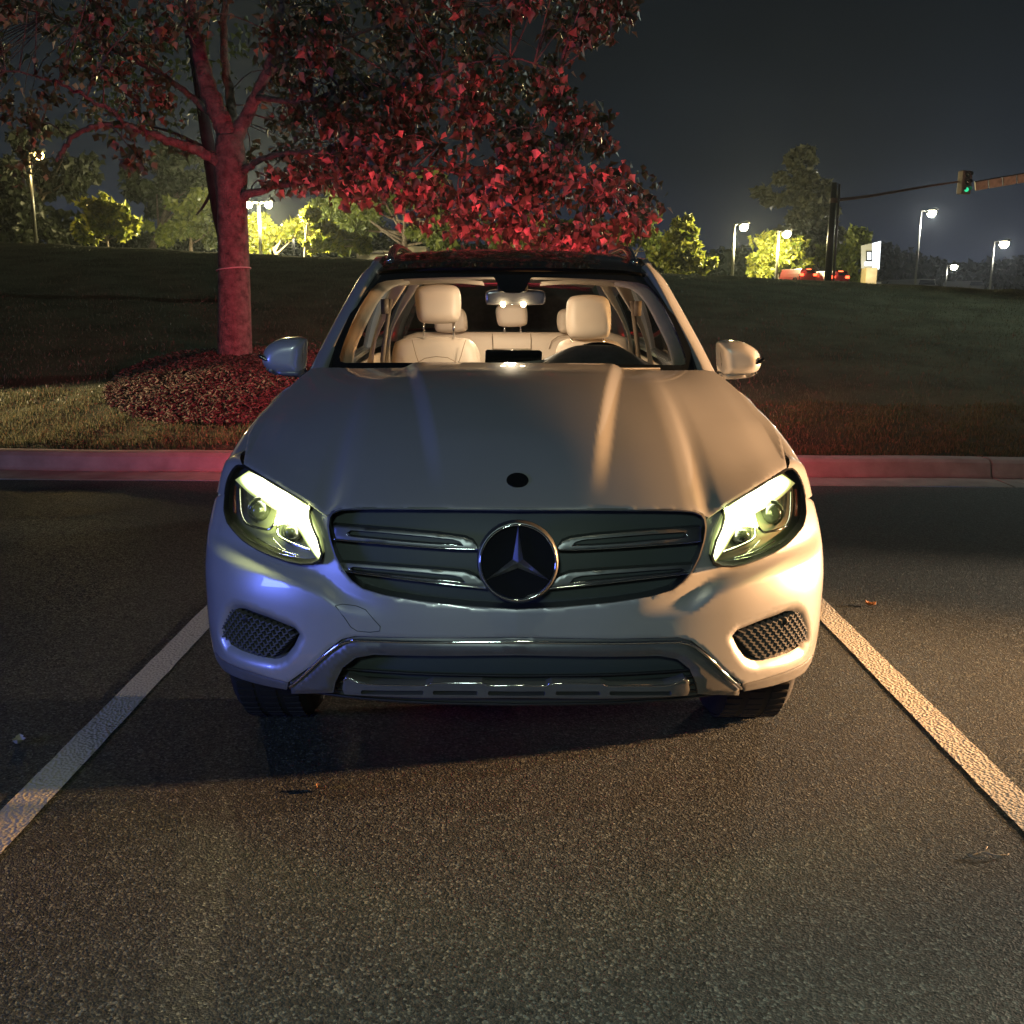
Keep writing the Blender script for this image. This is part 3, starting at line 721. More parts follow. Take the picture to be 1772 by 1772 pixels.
# ------------------------------------------------------------------ headlights
def hp(px, py, d):
    s, z = P2(px, py); return S0(s, z) + Vector((0, d, 0))
drl_t = [(1352, 819), (1335, 829), (1312, 843), (1288, 858), (1268, 876), (1256, 898), (1246, 920), (1238, 942), (1233, 966)]
drl_b = [(1376, 836), (1356, 856), (1332, 873), (1306, 888), (1284, 905), (1269, 927), (1258, 947), (1248, 962), (1240, 975)]
for mi in (False, True):
    sg = -1 if mi else 1
    # bowl: backing surface 6 cm inside the skin, and a dark gasket round it
    bowl = panel('headlight', [(a, b) for a, b in HL], Sback(.06), HOUSE, car, sp=.02, mirror=mi)
    gk = panel('gasket', HL, Sback(.004), PLASTIC, bowl, holes=[[(a + (1.0 - a * 0 - 1.0) , b) for a, b in [(cx + (x - cx) * .972, cz_ + (z - cz_) * .955) for cx, cz_ in [(sum(p[0] for p in HL) / len(HL), sum(p[1] for p in HL) / len(HL))] for x, z in HL]]], sp=.010, rim=(0, .055, 0), mirror=mi)
    panel('lens', [(a, b) for a, b in HL], Sback(.0015), LENS, bowl, sp=.012, mirror=mi)
    # running light: a curved guide, drawn wide to take in its glare
    V = []; Fc = []; T = smooth_curve([hp(*p, .022) for p in drl_t], 5); B = smooth_curve([hp(*p, .022) for p in drl_b], 5)
    for a, b in zip(T, B):
        for k in range(13):
            t = -.14 + 1.28 * k / 12; p = a.lerp(b, t); p.y -= .012 * math.sin(math.pi * k / 12); V.append(p)
    for i in range(len(T) - 1):
        for k in range(12): Fc.append((i * 13 + k, i * 13 + k + 1, (i + 1) * 13 + k + 1, (i + 1) * 13 + k))
    if mi: V = [Vector((-v.x, v.y, v.z)) for v in V]
    ro = mesh('running_light', V, Fc, DRLG, bowl)
    at_ = ro.data.attributes.new('glow', 'FLOAT', 'POINT')
    nT = len(T); at_.data.foreach_set('value', [max(0, math.sin(math.pi * ((i % 13) / 12)) ** 1.0) * min(1, .25 + (i // 13) / 5, .25 + (nT - 1 - i // 13) / 5) for i in range(len(V))])
    V = []; mid = [a.lerp(b, .5) for a, b in zip(T, B)]  # wider strip behind, added as a glowing halo
    for a, b, c in zip(T, B, mid):
        for k in range(5):
            t = k / 4; p = (c + (a - c) * 1.38).lerp(c + (b - c) * 1.38, t); p.y += .012; V.append(p)
    if mi: V = [Vector((-v.x, v.y, v.z)) for v in V]
    mesh('halo_strip', V, [(i * 5 + k, i * 5 + k + 1, (i + 1) * 5 + k + 1, (i + 1) * 5 + k) for i in range(len(T) - 1) for k in range(4)], DRL2, bowl)
    # fine fins over it
    mb = MB()
    for k in range(8):
        f = k / 7; a = (1256 + 2 * f, 884 + 26 * f); b = (1318 - 20 * f, 842 + 16 * f)
        mb.tube([hp(a[0] + (b[0] - a[0]) * t, a[1] + (b[1] - a[1]) * t, .020) for t in np.linspace(0, 1, 6)], .0012, 5)
    mb.build('light_fins', SILVER, bowl, mirror=mi)
    # chrome brackets of the two lamp chambers
    mb = MB()
    for path, r_ in (([(1309, 898), (1312, 908), (1318, 918), (1326, 925), (1336, 924), (1350, 921), (1364, 914), (1371, 900), (1373, 880), (1373, 852)], .0036),
                     ([(1303, 902), (1308, 914), (1311, 924), (1310, 933), (1303, 940), (1285, 949), (1268, 956), (1256, 960)], .0042),
                     ([(1320, 939), (1309, 951), (1297, 962)], .0016), ([(1346, 940), (1325, 952), (1300, 963), (1275, 970)], .002),
                     ([(1372, 934), (1345, 951), (1310, 966), (1275, 974)], .0016)):
        mb.tube(smooth_curve([hp(*p, .030) for p in path], 4), r_, 8)
    mb.build('chrome_bracket', CHROME, bowl, mirror=mi)
    # projector lenses
    for (px, py, rr_) in ((1341, 895, .040), (1286, 932, .036)):
        c = hp(px, py, .045); mb = MB()
        mb.lathe([(.001, -.022), (rr_ * .35, -.020), (rr_ * .6, -.014), (rr_ * .78, -.002), (rr_ * .8, .003), (rr_ * .92, .0), (rr_, .008), (rr_ * 1.02, .03)], 28, 'Y', c)
        mb.build('projector', mat('projector_glass', (.10, .11, .09), .12, .55, coat=1) if not bpy.data.materials.get('projector_glass') else bpy.data.materials['projector_glass'], bowl, mirror=mi)
    mb = MB(); mb.tube([hp(1379.5, 850, .022), hp(1381, 870, .022), hp(1380.5, 895, .022)], .004, 6); mb.build('side_marker', ORANGE, bowl, mirror=mi)
    # light spilled by the running light
    c = hp(1300, 884, -.03); c.x *= sg
    L_ = light('running_light_glow', 'AREA', c, 3.2, (.92, 1, .36), size=(.16, .05), parent=car)
    L_.rotation_euler = (R(90) - R(35), 0, sg * R(20))

# ------------------------------------------------------------------ hood
fe = [(893, 879), (1000, 879.5), (1100, 880), (1180, 881), (1204, 883.5), (1226, 893), (1252, 876.5), (1290, 853.5), (1330, 828.5), (1362, 808.5)]
FE = [S0(*P2(*p)) for p in fe]; FE[0].x = 0
rear = [lat(893, 636, 1.10)] + [lat(px, py, 1.10 + .46 * ((px - 893) / 450) ** 2 * 1.0) for px, py in ((1000, 637), (1100, 639), (1180, 642), (1236, 646))]
rear[0].x = 0
hx = [p.x for p in FE]
keep = [0]
for i in range(1, len(hx)):
    if hx[i] > hx[keep[-1]] + .004: keep.append(i)
FEk = [FE[i] for i in keep]
hyf = pchip([p.x for p in FEk], [p.y for p in FEk]); hzf = pchip([p.x for p in FEk], [p.z for p in FEk])
hyr = pchip([p.x for p in rear], [p.y for p in rear]); hzr = pchip([p.x for p in rear], [p.z for p in rear])
def Hs(x, y):
    a = abs(x); aa = a if a > .15 else .075 + a * a / .3
    yf, zf = hyf(min(aa, FEk[-1].x)), hzf(min(aa, FEk[-1].x)); yr, zr = hyr(min(aa, .80)), hzr(min(aa, .80)) - max(0, aa - .80) * .5
    t = (y - yf) / (yr - yf); t = max(t, -.2)
    tt = min(max(t, 0), 1.15)
    g = .86 * (1 - max(0, 1 - tt) ** 2.3) + .14 * tt
    wv = ss(.42, .84, aa); g = g * (1 - wv) + wv * (tt ** .88)
    z = zf + (zr - zf) * g + (t * .15 if t < 0 else 0)
    xc = .185 + .17 * tt
    z += .018 * (1 - ss(xc - .006, xc + .045, a)) * ss(.02, .30, tt)
    z += .010 * ss(.52, .74, a) * ss(.1, .4, tt)
    z -= .9 * max(0, a - .80) ** 2
    return Vector((x, y, z))
xe = pchip([FEk[-1].y, .80, 1.0, 1.2, 1.36, 1.5], [FEk[-1].x, .852, .828, .795, .768, .75])
hh = [(p.x, p.y) for p in FE[1:]] + [(xe(y), y) for y in (.70, .85, 1.0, 1.15, 1.28)] + [(p.x, p.y) for p in rear[::-1]]
hh[-1] = (0, rear[0].y)
hood_out = hh[:-1] + [(0, rear[0].y)] + mirr(hh[:-1]) + [(0, FE[0].y)]
panel('hood', hood_out, Hs, PAINT, car, sp=.0095, rim=(0, .010, -.007), round_r=.007, round_d=.004)
# round badge
bc = inv(lambda x, y: Hs(x, y), 891, 831, (0, .25)); P = Hs(0, bc[1]); t1 = (Hs(0, bc[1] + .01) - P).normalized(); n_ = Vector((1, 0, 0)).cross(t1)
mb = MB()
for rr_, hh_ in (((.029, .0015)),):
    V = [P + n_ * .0018 + Vector((1, 0, 0)) * rr_ * math.cos(a) + t1 * rr_ * math.sin(a) for a in np.linspace(0, 2 * math.pi, 32, endpoint=False)]
    V2 = [P - n_ * .001 + Vector((1, 0, 0)) * (rr_ + .0015) * math.cos(a) + t1 * (rr_ + .0015) * math.sin(a) for a in np.linspace(0, 2 * math.pi, 32, endpoint=False)]
    mb.add(V + V2, [tuple(range(32))] + [(i, i + 32, (i + 1) % 32 + 32, (i + 1) % 32) for i in range(32)])
mb.build('hood_badge', BLACK, car, smooth=False)

# ------------------------------------------------------------------ body sides
WY, WY2, WZ, WR = .90, 3.74, .355, .352
topx = pchip([.50, .60, .80, 1.0, 1.2, 1.36, 1.6, 2.4, 3.4, 4.2, 4.6], [.868, .866, .858, .834, .801, .774, .79, .815, .82, .78, .74])
topz = pchip([.50, .60, .80, 1.0, 1.2, 1.36, 1.6, 2.4, 3.4, 4.2, 4.6], [.905, .94, 1.0, 1.05, 1.09, 1.12, 1.09, 1.10, 1.13, 1.15, 1.10])
def Side(y, v):
    k = 1 if .42 < y < 1.5 else 1
    taper = .05 * ss(4.0, 4.65, y)
    fl = .006 * math.exp(-((y - WY) / .35) ** 2) + .008 * math.exp(-((y - WY2) / .4) ** 2)
    kk_ = .018 if y < 1.38 else 0
    xs_ = [topx(y) - kk_ - taper * .3, topx(y) + (.93 - topx(y)) * .55 - taper, .925 - taper, .938 + fl - taper, .940 + fl - taper, .925 - taper, .90 - taper]
    tz = topz(y); zs_ = [tz - kk_ * .5, tz - .035, tz - .13, .72, .55, .36, .27]
    i = min(int(v), 5); t = v - i
    def cr_(a):
        p0, p1, p2, p3 = a[max(i - 1, 0)], a[i], a[i + 1], a[min(i + 2, 6)]
        return .5 * (2 * p1 + (p2 - p0) * t + (2 * p0 - 5 * p1 + 4 * p2 - p3) * t * t + (3 * p1 - p0 - 3 * p2 + p3) * t ** 3)
    return Vector((cr_(xs_), y, cr_(zs_)))
def v_of(y, z):
    lo, hi = 0, 6
    for _ in range(30):
        mid = (lo + hi) / 2
        if Side(y, mid).z > z: lo = mid
        else: hi = mid
    return lo
def arch(cy, a0, a1, n=14, r_=.40):
    return [(cy - r_ * math.cos(a), v_of(cy - r_ * math.cos(a), WZ + r_ * math.sin(a))) for a in np.linspace(R(a0), R(a1), n)]
for mi in (False, True):
    s0y = sE and .60
    front_line = [(.603, v_of(.603, .90)), (.60, v_of(.60, .80))]
    fen = [(.66, .0), (1.42, .0), (1.42, 5.6), (WY + .41, 5.6)] + arch(WY, 175, 40) + [(.603, v_of(.603, .83))]
    fd = panel('fender', fen, Side, PAINT, car, sp=.03, rim=(-.012, 0, 0), flip=True, mirror=mi, round_r=.01, round_d=.003)
    A = smooth_curve([S0(*P2(*p)) for p in ((1364, 810), (1373, 810.5), (1382, 820), (1390.5, 839), (1395.5, 864))], 5)
    B = smooth_curve([Side(.665, 0), Side(.668, .4), Side(.66, 1.0), Side(.64, 1.5), Side(.61, v_of(.61, .83))], 5)
    V = []; Fc = []
    for a, b in zip(A, B):
        for k in range(7):
            t = k / 6; p = a.lerp(b, t); p += Vector((.010, -.004, .006)) * math.sin(math.pi * t); V.append(p)
    for i in range(len(A) - 1):
        for k in range(6): Fc.append((i * 7 + k, i * 7 + k + 1, (i + 1) * 7 + k + 1, (i + 1) * 7 + k))
    if mi: V = [Vector((-v.x, v.y, v.z)) for v in V]
    mesh('fender_tip', V, Fc, PAINT, fd)
    door = [(1.428, 0), (2.45, 0), (2.45, 5.8), (1.428, 5.8)]
    d1 = panel('front_door', door, Side, PAINT, car, sp=.05, rim=(-.02, 0, 0), flip=True, mirror=mi, round_r=.012, round_d=.004)
    d2 = panel('rear_door', [(2.458, 0), (3.50, 0), (3.42, 2), (3.30, 3.5), (3.26, 5.8), (2.458, 5.8)], Side, PAINT, car, sp=.05, rim=(-.02, 0, 0), flip=True, mirror=mi, round_r=.012, round_d=.004)
    for dd, y in ((d1, 2.30), (d2, 3.28)):
        mb = MB(); mb.tube([Side(y - .22, 1.9) + Vector((.0, 0, 0)), Side(y - .19, 1.9) + Vector((.035, 0, 0)), Side(y - .03, 1.9) + Vector((.038, 0, 0)), Side(y, 1.9)], .011, 8)
        mb.build('door_handle', PAINT, dd, mirror=mi)
    qp = [(3.508, 0), (4.55, 0), (4.60, 4.5), (WY2 + .41, 5.4)] + arch(WY2, 170, 10) + [(3.27, 5.2), (3.31, 3.5), (3.43, 2)]
    panel('rear_quarter', qp, Side, PAINT, car, sp=.05, rim=(-.02, 0, 0), flip=True, mirror=mi)
    mb = MB(); sg = -1 if mi else 1
    pr = [(.905, .34), (.925, .27), (.90, .22), (.60, .21)]
    V = []
    for y in (1.26, 3.28):
        for x, z in pr: V.append((x, y, z))
    mb.add(V, [(i, i + 1, 5 + i, 4 + i) for i in range(3)] + [(0, 3, 2, 1), (4, 5, 6, 7)]); mb.build('side_sill', PLASTIC, car, mirror=mi)

# ------------------------------------------------------------------ greenhouse
wb = [lat(893, 648, 1.12), lat(1000, 648, 1.14), lat(1120, 648, 1.24), lat(1214, 648, 1.40)]
wt = [lat(893, 470, 1.95), lat(980, 470, 1.97), lat(1060, 472, 2.03), lat(1126, 478, 2.10)]
wb[0].x = wt[0].x = 0
def cv(pts):
    a = [p.x / pts[-1].x for p in pts]
    return (pts[-1].x, pchip(a, [p.y for p in pts]), pchip(a, [p.z for p in pts]))
bx_, by_, bz_ = cv(wb); tx_, ty_, tz_ = cv(wt)
def Wd(a, t, off=0):
    b = abs(a); x = a * (bx_ + (tx_ - bx_) * t)
    bul = 4 * t * (1 - t)
    return Vector((x, by_(b) + (ty_(b) - by_(b)) * t - .012 * bul + off * .5, bz_(b) + (tz_(b) - bz_(b)) * t + .022 * bul - off))
def WP(px, py): return inv(Wd, px, py, ((px - 893) / 300, (640 - py) / 170), (-1.1, 1.1, -.1, 1.1))
ginr = [(893, 630), (1100, 630.5), (1178, 632), (1186, 630), (1187.5, 622), (1180, 598), (1165, 562), (1148, 530), (1131, 505), (1119, 494), (1105, 489.5), (1060, 485), (980, 481), (920, 480), (912, 496), (907, 503), (900, 507), (893, 507.5)]
GI = [WP(*p) for p in ginr]; GI[0] = (0, GI[0][1]); GI[-1] = (0, GI[-1][1])
gpoly = GI[1:-1] + [(0, GI[-1][1])] + mirr(GI[1:-1]) + [(0, GI[0][1])]
fo_ = [(-1, 0), (1, 0), (1, 1), (-1, 1)]
panel('windscreen_border', fo_, Wd, FRIT, car, holes=[gpoly], sp=.05)
panel('windscreen', gpoly, lambda a, t: Wd(a, t, .003), WGLASS, car, sp=.06)
# headlamp sensor box behind the black notch
mb = MB(); P = Wd(0, .93); mb.box(P + Vector((0, .06, -.035)), (.13, .10, .06)); bevel(mb.build('sensor_housing', PLASTIC, car, smooth=False), .012)
# roof
roof_z = pchip([1.90, 2.15, 2.45, 2.8, 3.3, 3.8, 4.15, 4.35], [tz_(0), tz_(0) + .068, tz_(0) + .112, tz_(0) + .128, tz_(0) + .125, tz_(0) + .085, tz_(0) + .02, tz_(0) - .05])
roof_w = pchip([1.90, 2.1, 2.5, 3.3, 4.2, 4.4], [tx_ * .995, tx_ + .002, tx_ + .012, tx_ + .012, .53, .50])
def Rf(a, y):
    b = abs(a); yy = y + (ty_(b) - ty_(0)) * max(0, 1 - (y - 1.95) / .8)
    z = roof_z(y) - .03 * b ** 2.2 * min(1, (y - 1.9) * 3) - (tz_(0) - tz_(b)) * max(0, 1 - (y - 1.95) / .8)
    return Vector((a * roof_w(y), yy, z))
panel('roof', [(-1, 1.95), (1, 1.95), (1, 4.3), (-1, 4.3)], Rf, FRIT, car, sp=.06)
# painted windscreen pillars
pil_in = [(1212, 641), (1190, 597), (1160, 541), (1138, 498), (1124, 473), (1112, 461)]
pil_out = [(1241, 651), (1217, 603), (1187, 548), (1162, 504), (1147, 481), (1122, 457)]
for mi in (False, True):
    ydep = [1.38, 1.56, 1.76, 1.94, 2.06, 2.16]
    A = smooth_curve([lat(px, py, y) for (px, py), y in zip(pil_in, ydep)], 5); B = smooth_curve([lat(px, py, y + .07) for (px, py), y in zip(pil_out, ydep)], 5)
    V = []; Fc = []
    for a, b in zip(A, B):
        n_ = Vector((.55, -.5, .6)).normalized()
        for k in range(7):
            t = k / 6; V.append(a.lerp(b, t) + n_ * .012 * math.sin(math.pi * t) ** .7)
        V.append(b + Vector((-.02, .06, -.01))); V.append(a + Vector((-.01, .05, -.02)))
    n9 = 9
    for i in range(len(A) - 1):
        for k in range(9): Fc.append((i * n9 + k, (i + 1) * n9 + k, (i + 1) * n9 + (k + 1) % 9, i * n9 + (k + 1) % 9))
    if mi: V = [Vector((-v.x, v.y, v.z)) for v in V]; Fc = [f[::-1] for f in Fc]
    mesh('windscreen_pillar', V, Fc, PAINT, car)
    Bl = B[-1]
# side glass, its pillars and the roof edge
def Gh(y, w):
    b = Side(y, 0) if y > 1.3 else Vector((.77, y, 1.13)); tz0 = roof_z(min(max(y, 2.15), 4.2)) - .035
    tt = Vector((roof_w(min(max(y, 2.1), 4.3)) + .012, y, tz0)); p = b.lerp(tt, w); p.x += .03 * math.sin(math.pi * w); return p
for mi in (False, True):
    fr = [(1.50, 0), (4.45, 0), (4.20, .75), (4.05, 1), (2.24, 1), (2.0, .72), (1.75, .37)]
    w1 = [(1.70, .05), (2.42, .05), (2.44, .86), (2.30, .86), (2.08, .62)]; w2 = [(2.56, .05), (3.35, .05), (3.40, .80), (3.30, .86), (2.56, .86)]; w3 = [(3.44, .08), (4.10, .12), (3.95, .70), (3.50, .80)]
    sf = panel('side_frame', fr, Gh, PAINT, car, holes=[w1, w2, w3], sp=.05, rim=(-.03, 0, 0), flip=True, mirror=mi)
    for w_ in (w1, w2, w3): panel('side_window', w_, lambda y, w: Gh(y, w) + Vector((-.008, 0, 0)), SGLASS, sf, sp=.12, flip=True, mirror=mi)
    # roof rail
    mb = MB(); xr = tx_ - .035
    pts = []; rs = []
    for y, dz in ((2.18, .000), (2.30, .012), (2.48, .024), (2.7, .028), (3.0, .027), (3.4, .026), (3.7, .020), (3.9, -.005)):
        p = Rf(.90, y); pts.append(p + Vector((0, 0, dz))); rs.append(.013)
    mb.tube(smooth_curve(pts, 5), .020, 10); mb.build('roof_rail', CHROME, car, mirror=mi)
# rear end
def Rr(x, z): return Vector((x, 4.55 + .07 * (1 - (x / .9) ** 2) - (.9 * max(0, z - 1.10)) - .05 * max(0, .5 - z), z))
bk = [(-.86, .30), (.86, .30), (.88, .9), (.76, 1.12), (-.76, 1.12), (-.88, .9)]
panel('tailgate', bk, Rr, PAINT, car, sp=.06, flip=True)
panel('rear_window', [(-.72, 1.125), (.72, 1.125), (.52, 1.52), (-.52, 1.52)], Rr, SGLASS, car, sp=.1, flip=True)
for mi in (False, True):
    tl = panel('tail_light', [(.50, .93), (.84, .90), (.84, 1.03), (.52, 1.06)], lambda x, z: Rr(x, z) + Vector((0, .012, 0)), REDL, car, sp=.03, rim=(0, -.03, 0), flip=True, mirror=mi)
    sg = -1 if mi else 1
    L_ = light('tail_light_glow', 'AREA', (sg * .68, 4.69, .985), 105, (1, .075, .11), size=(.32, .10), parent=car); L_.data.spread = R(160)
    L_.rotation_euler = (R(86), 0, 0)
mb = MB(); mb.box((.68, 4.44, .98), (.42, .05, .26)); mb.box((-.68, 4.44, .98), (.42, .05, .26)); mb.box((0, 4.25, 1.0), (1.5, .5, .06)); mb.build('tail_light_blocker', DASH, car, smooth=False)  # unseen dark boxes added to keep tail-light red out of the cabin
# closed underside and engine block so nothing shines through
mb = MB(); mb.box((0, 2.6, .33), (1.5, 3.6, .10)); mb.box((0, 1.0, .66), (1.05, .75, .55)); mb.box((0, .60, .58), (1.30, .08, .46))
mb.build('underbody', PLASTIC, car, smooth=False)
mb = MB(); mb.box((0, 2.6, .62), (1.60, 2.4, .5)); mb.box((0, 4.0, .75), (1.1, .9, .5)); mb.build('floor_pan', DASH, car, smooth=False)
# wheels
def wheel(x, y, sg):
    mb = MB(); hw = .118; r_ = WR
    mb.lathe([(r_ - .10, -hw + .01), (r_ - .03, -hw - .004), (r_ - .008, -hw + .018), (r_, -hw + .045), (r_ + .001, 0), (r_, hw - .045), (r_ - .008, hw - .018), (r_ - .03, hw + .004), (r_ - .10, hw - .01)], 48, 'X')
    wl = mb.build('wheel', RUBBER, car); wl.location = (x, y, WR + .001)
    mb = MB()
    for k in range(60):
        a = 2 * math.pi * k / 60
        for dx in (-.07, .0, .07):
            rot = Matrix.Rotation(a, 3, 'X'); c = rot @ Vector((dx, 0, r_ - .0005)); mb.box(c, (.05, .024, .006), rot=rot)
    mb.build('tread', RUBBER, wl, smooth=False)
    mb = MB(); mb.lathe([(r_ - .10, -hw + .012), (r_ - .115, -hw + .03), (r_ - .13, 0), (r_ - .115, hw - .03), (r_ - .10, hw - .012)], 40, 'X')
    for k in range(5):
        for d in (-.09, .09):
            a = 2 * math.pi * k / 5 + d
            mb.tube([(sg * .085, .03 * math.cos(a), .03 * math.sin(a)), (sg * .095, (r_ - .12) * math.cos(a + d), (r_ - .12) * math.sin(a + d))], .014, 6)
    mb.lathe([(.0, sg * .10), (.05, sg * .098), (.055, sg * .07)], 20, 'X')
    mb.build('rim', SILVER, wl)
    mb = MB(); mb.lathe([(0, -sg * .06), (r_ - .10, -sg * .06), (r_ - .10, -sg * .10)], 32, 'X'); mb.lathe([(0, -sg * .10), (.15, -sg * .10), (.15, -sg * .05)], 24, 'X'); mb.build('brake_and_backing', PLASTIC, wl)  # larger dark disc added to keep the wheel's inside dark, smaller one the brake
for sg in (1, -1):
    wheel(sg * .79, WY, sg); wheel(sg * .79, WY2, sg)

# ------------------------------------------------------------------ inflated shapes (mirrors, headrests, seats)
def inflate(name, outline, frame, df, db, matl, parent, wdt=None, sp=.012, nexp=2.2, mirror=False):
    """closed pillow over a 2D outline; frame(u,v)->3D point and unit normal (towards the viewer)"""
    o_ = resample([Vector((a, b)) for a, b in outline], sp)
    ox = np.array([p.x for p in o_]); oy = np.array([p.y for p in o_])
    wdt = wdt or .5 * min(ox.max() - ox.min(), oy.max() - oy.min())
    gx, gy = np.meshgrid(np.arange(ox.min() + sp * .4, ox.max(), sp), np.arange(oy.min() + sp * .4, oy.max(), sp)); gx, gy = gx.ravel(), gy.ravel()
    k = pip(o_, gx, gy); gx, gy = gx[k], gy[k]; dd = segdist(o_, gx, gy); k = dd > sp * .45
    # rings close to the edge for a round rim
    cxm, cym = ox.mean(), oy.mean(); extra = []
    for f in (.99, .97, .93):
        for p in o_: extra.append(Vector((cxm + (p.x - cxm) * f, cym + (p.y - cym) * f)))
    pts = o_ + [Vector((a, b)) for a, b in zip(gx[k], gy[k]) if segdist(o_, np.array([a]), np.array([b]))[0] > sp * .9] + extra
    L = len(o_)
    v2, _, f2, _, _, _ = geometry.delaunay_2d_cdt(pts, [(i, (i + 1) % L) for i in range(L)], [], 0, 1e-6)
    vx = np.array([v.x for v in v2]); vy = np.array([v.y for v in v2])
    cx = np.array([sum(v2[i].x for i in f) / 3 for f in f2]); cy = np.array([sum(v2[i].y for i in f) / 3 for f in f2])
    k = pip(o_, cx, cy); f2 = [f for f, q in zip(f2, k) if q]
    d = np.minimum(segdist(o_, vx, vy) / wdt, 1); h = (1 - (1 - d) ** nexp) ** (1 / nexp); h[d < 1e-4] = 0
    V = []; n = len(v2)
    for i in range(n):
        P, nn = frame(vx[i], vy[i]); V.append(P + nn * (df * h[i]))
    for i in range(n):
        P, nn = frame(vx[i], vy[i]); V.append(P - nn * (db * h[i]))
    Fc = [tuple(f) for f in f2] + [tuple(i + n for i in f[::-1]) for f in f2]
    # fix orientation
    P, nn = frame(float(vx.mean()), float(vy.mean())); a, b, c = (V[i] for i in Fc[0])
    if (b - a).cross(c - a).dot(nn) < 0: Fc = [f[::-1] for f in Fc]
    if mirror: V = [Vector((-v.x, v.y, v.z)) for v in V]; Fc = [f[::-1] for f in Fc]
    me = mesh(name, V, Fc, matl, parent)
    import bmesh
    bm = bmesh.new(); bm.from_mesh(me.data); bmesh.ops.remove_doubles(bm, verts=bm.verts, dist=1e-5); bm.to_mesh(me.data); bm.free()
    me.data.polygons.foreach_set('use_smooth', [True] * len(me.data.polygons))
    return me
def pxo(pts, y, n=0):
    q = [lat(px, py, y) for px, py in pts]
    q = [(p.x, p.z) for p in q]
    if n: q = [(v.x, v.y) for v in smooth_curve([(a, b, 0) for a, b in q], n, True)]
    return q
def fr_y(y0, tilt=0, z0=0):
    nn = Vector((0, -math.cos(tilt), math.sin(tilt)))
    return lambda u, v: (Vector((u, y0 + (v - z0) * math.tan(tilt), v)), nn)
# door mirrors
mo = [(1239, 600), (1241, 592), (1247, 589.3), (1259, 588.5), (1281, 591), (1296, 597), (1306.5, 604.5), (1311.5, 613), (1315, 626), (1312.5, 636), (1305, 645), (1292, 651), (1270, 653.5), (1250, 654), (1243, 650), (1240, 625)]
ym = 1.86
MO = pxo(mo, ym, 3)
zsp = lat(1280, 640.5, ym).z
for mi in (False, True):
    hs = inflate('door_mirror', MO, fr_y(ym), .085, .05, PAINT, car, wdt=.055, mirror=mi, nexp=2.3)
    lo_ = [(a * 1.0, b) for a, b in pxo([(1241, 642), (1276, 641.5), (1309, 639), (1304, 647), (1292, 653), (1270, 655.5), (1250, 656), (1243, 651)], ym)]
    inflate('mirror_base', lo_, fr_y(ym - .022), .066, .05, SKID if not mi else SKID, hs, wdt=.03, mirror=mi)
    ti = pxo([(1265, 633.5), (1272, 629), (1284, 626.5), (1300, 623.5), (1315, 617), (1316, 624), (1303, 629.5), (1286, 632.5)], ym)
    inflate('mirror_indicator', ti, fr_y(ym - .068), .014, .04, BLACK, hs, wdt=.006, sp=.004, mirror=mi)
    mb = MB(); mb.tube(smooth_curve([lat(1268, 652, ym), lat(1256, 646, ym - .02), lat(1246, 644, ym - .02), lat(1238, 650, ym), lat(1226, 652, ym + .05)], 4), [.008] * 17, 8)
    mb.tube(smooth_curve([lat(1272, 653.5, ym - .01), lat(1250, 654.5, ym - .01), lat(1234, 655, ym + .03)], 4), .010, 8)
    mb.build('mirror_arm', BLACK, hs, mirror=mi)
    mb = MB(); mb.tube([lat(1246.5, 598, ym - .045), lat(1248, 620, ym - .052), lat(1249.5, 639, ym - .048)], .0022, 6); mb.build('mirror_seam', PLASTIC, hs, mirror=mi)

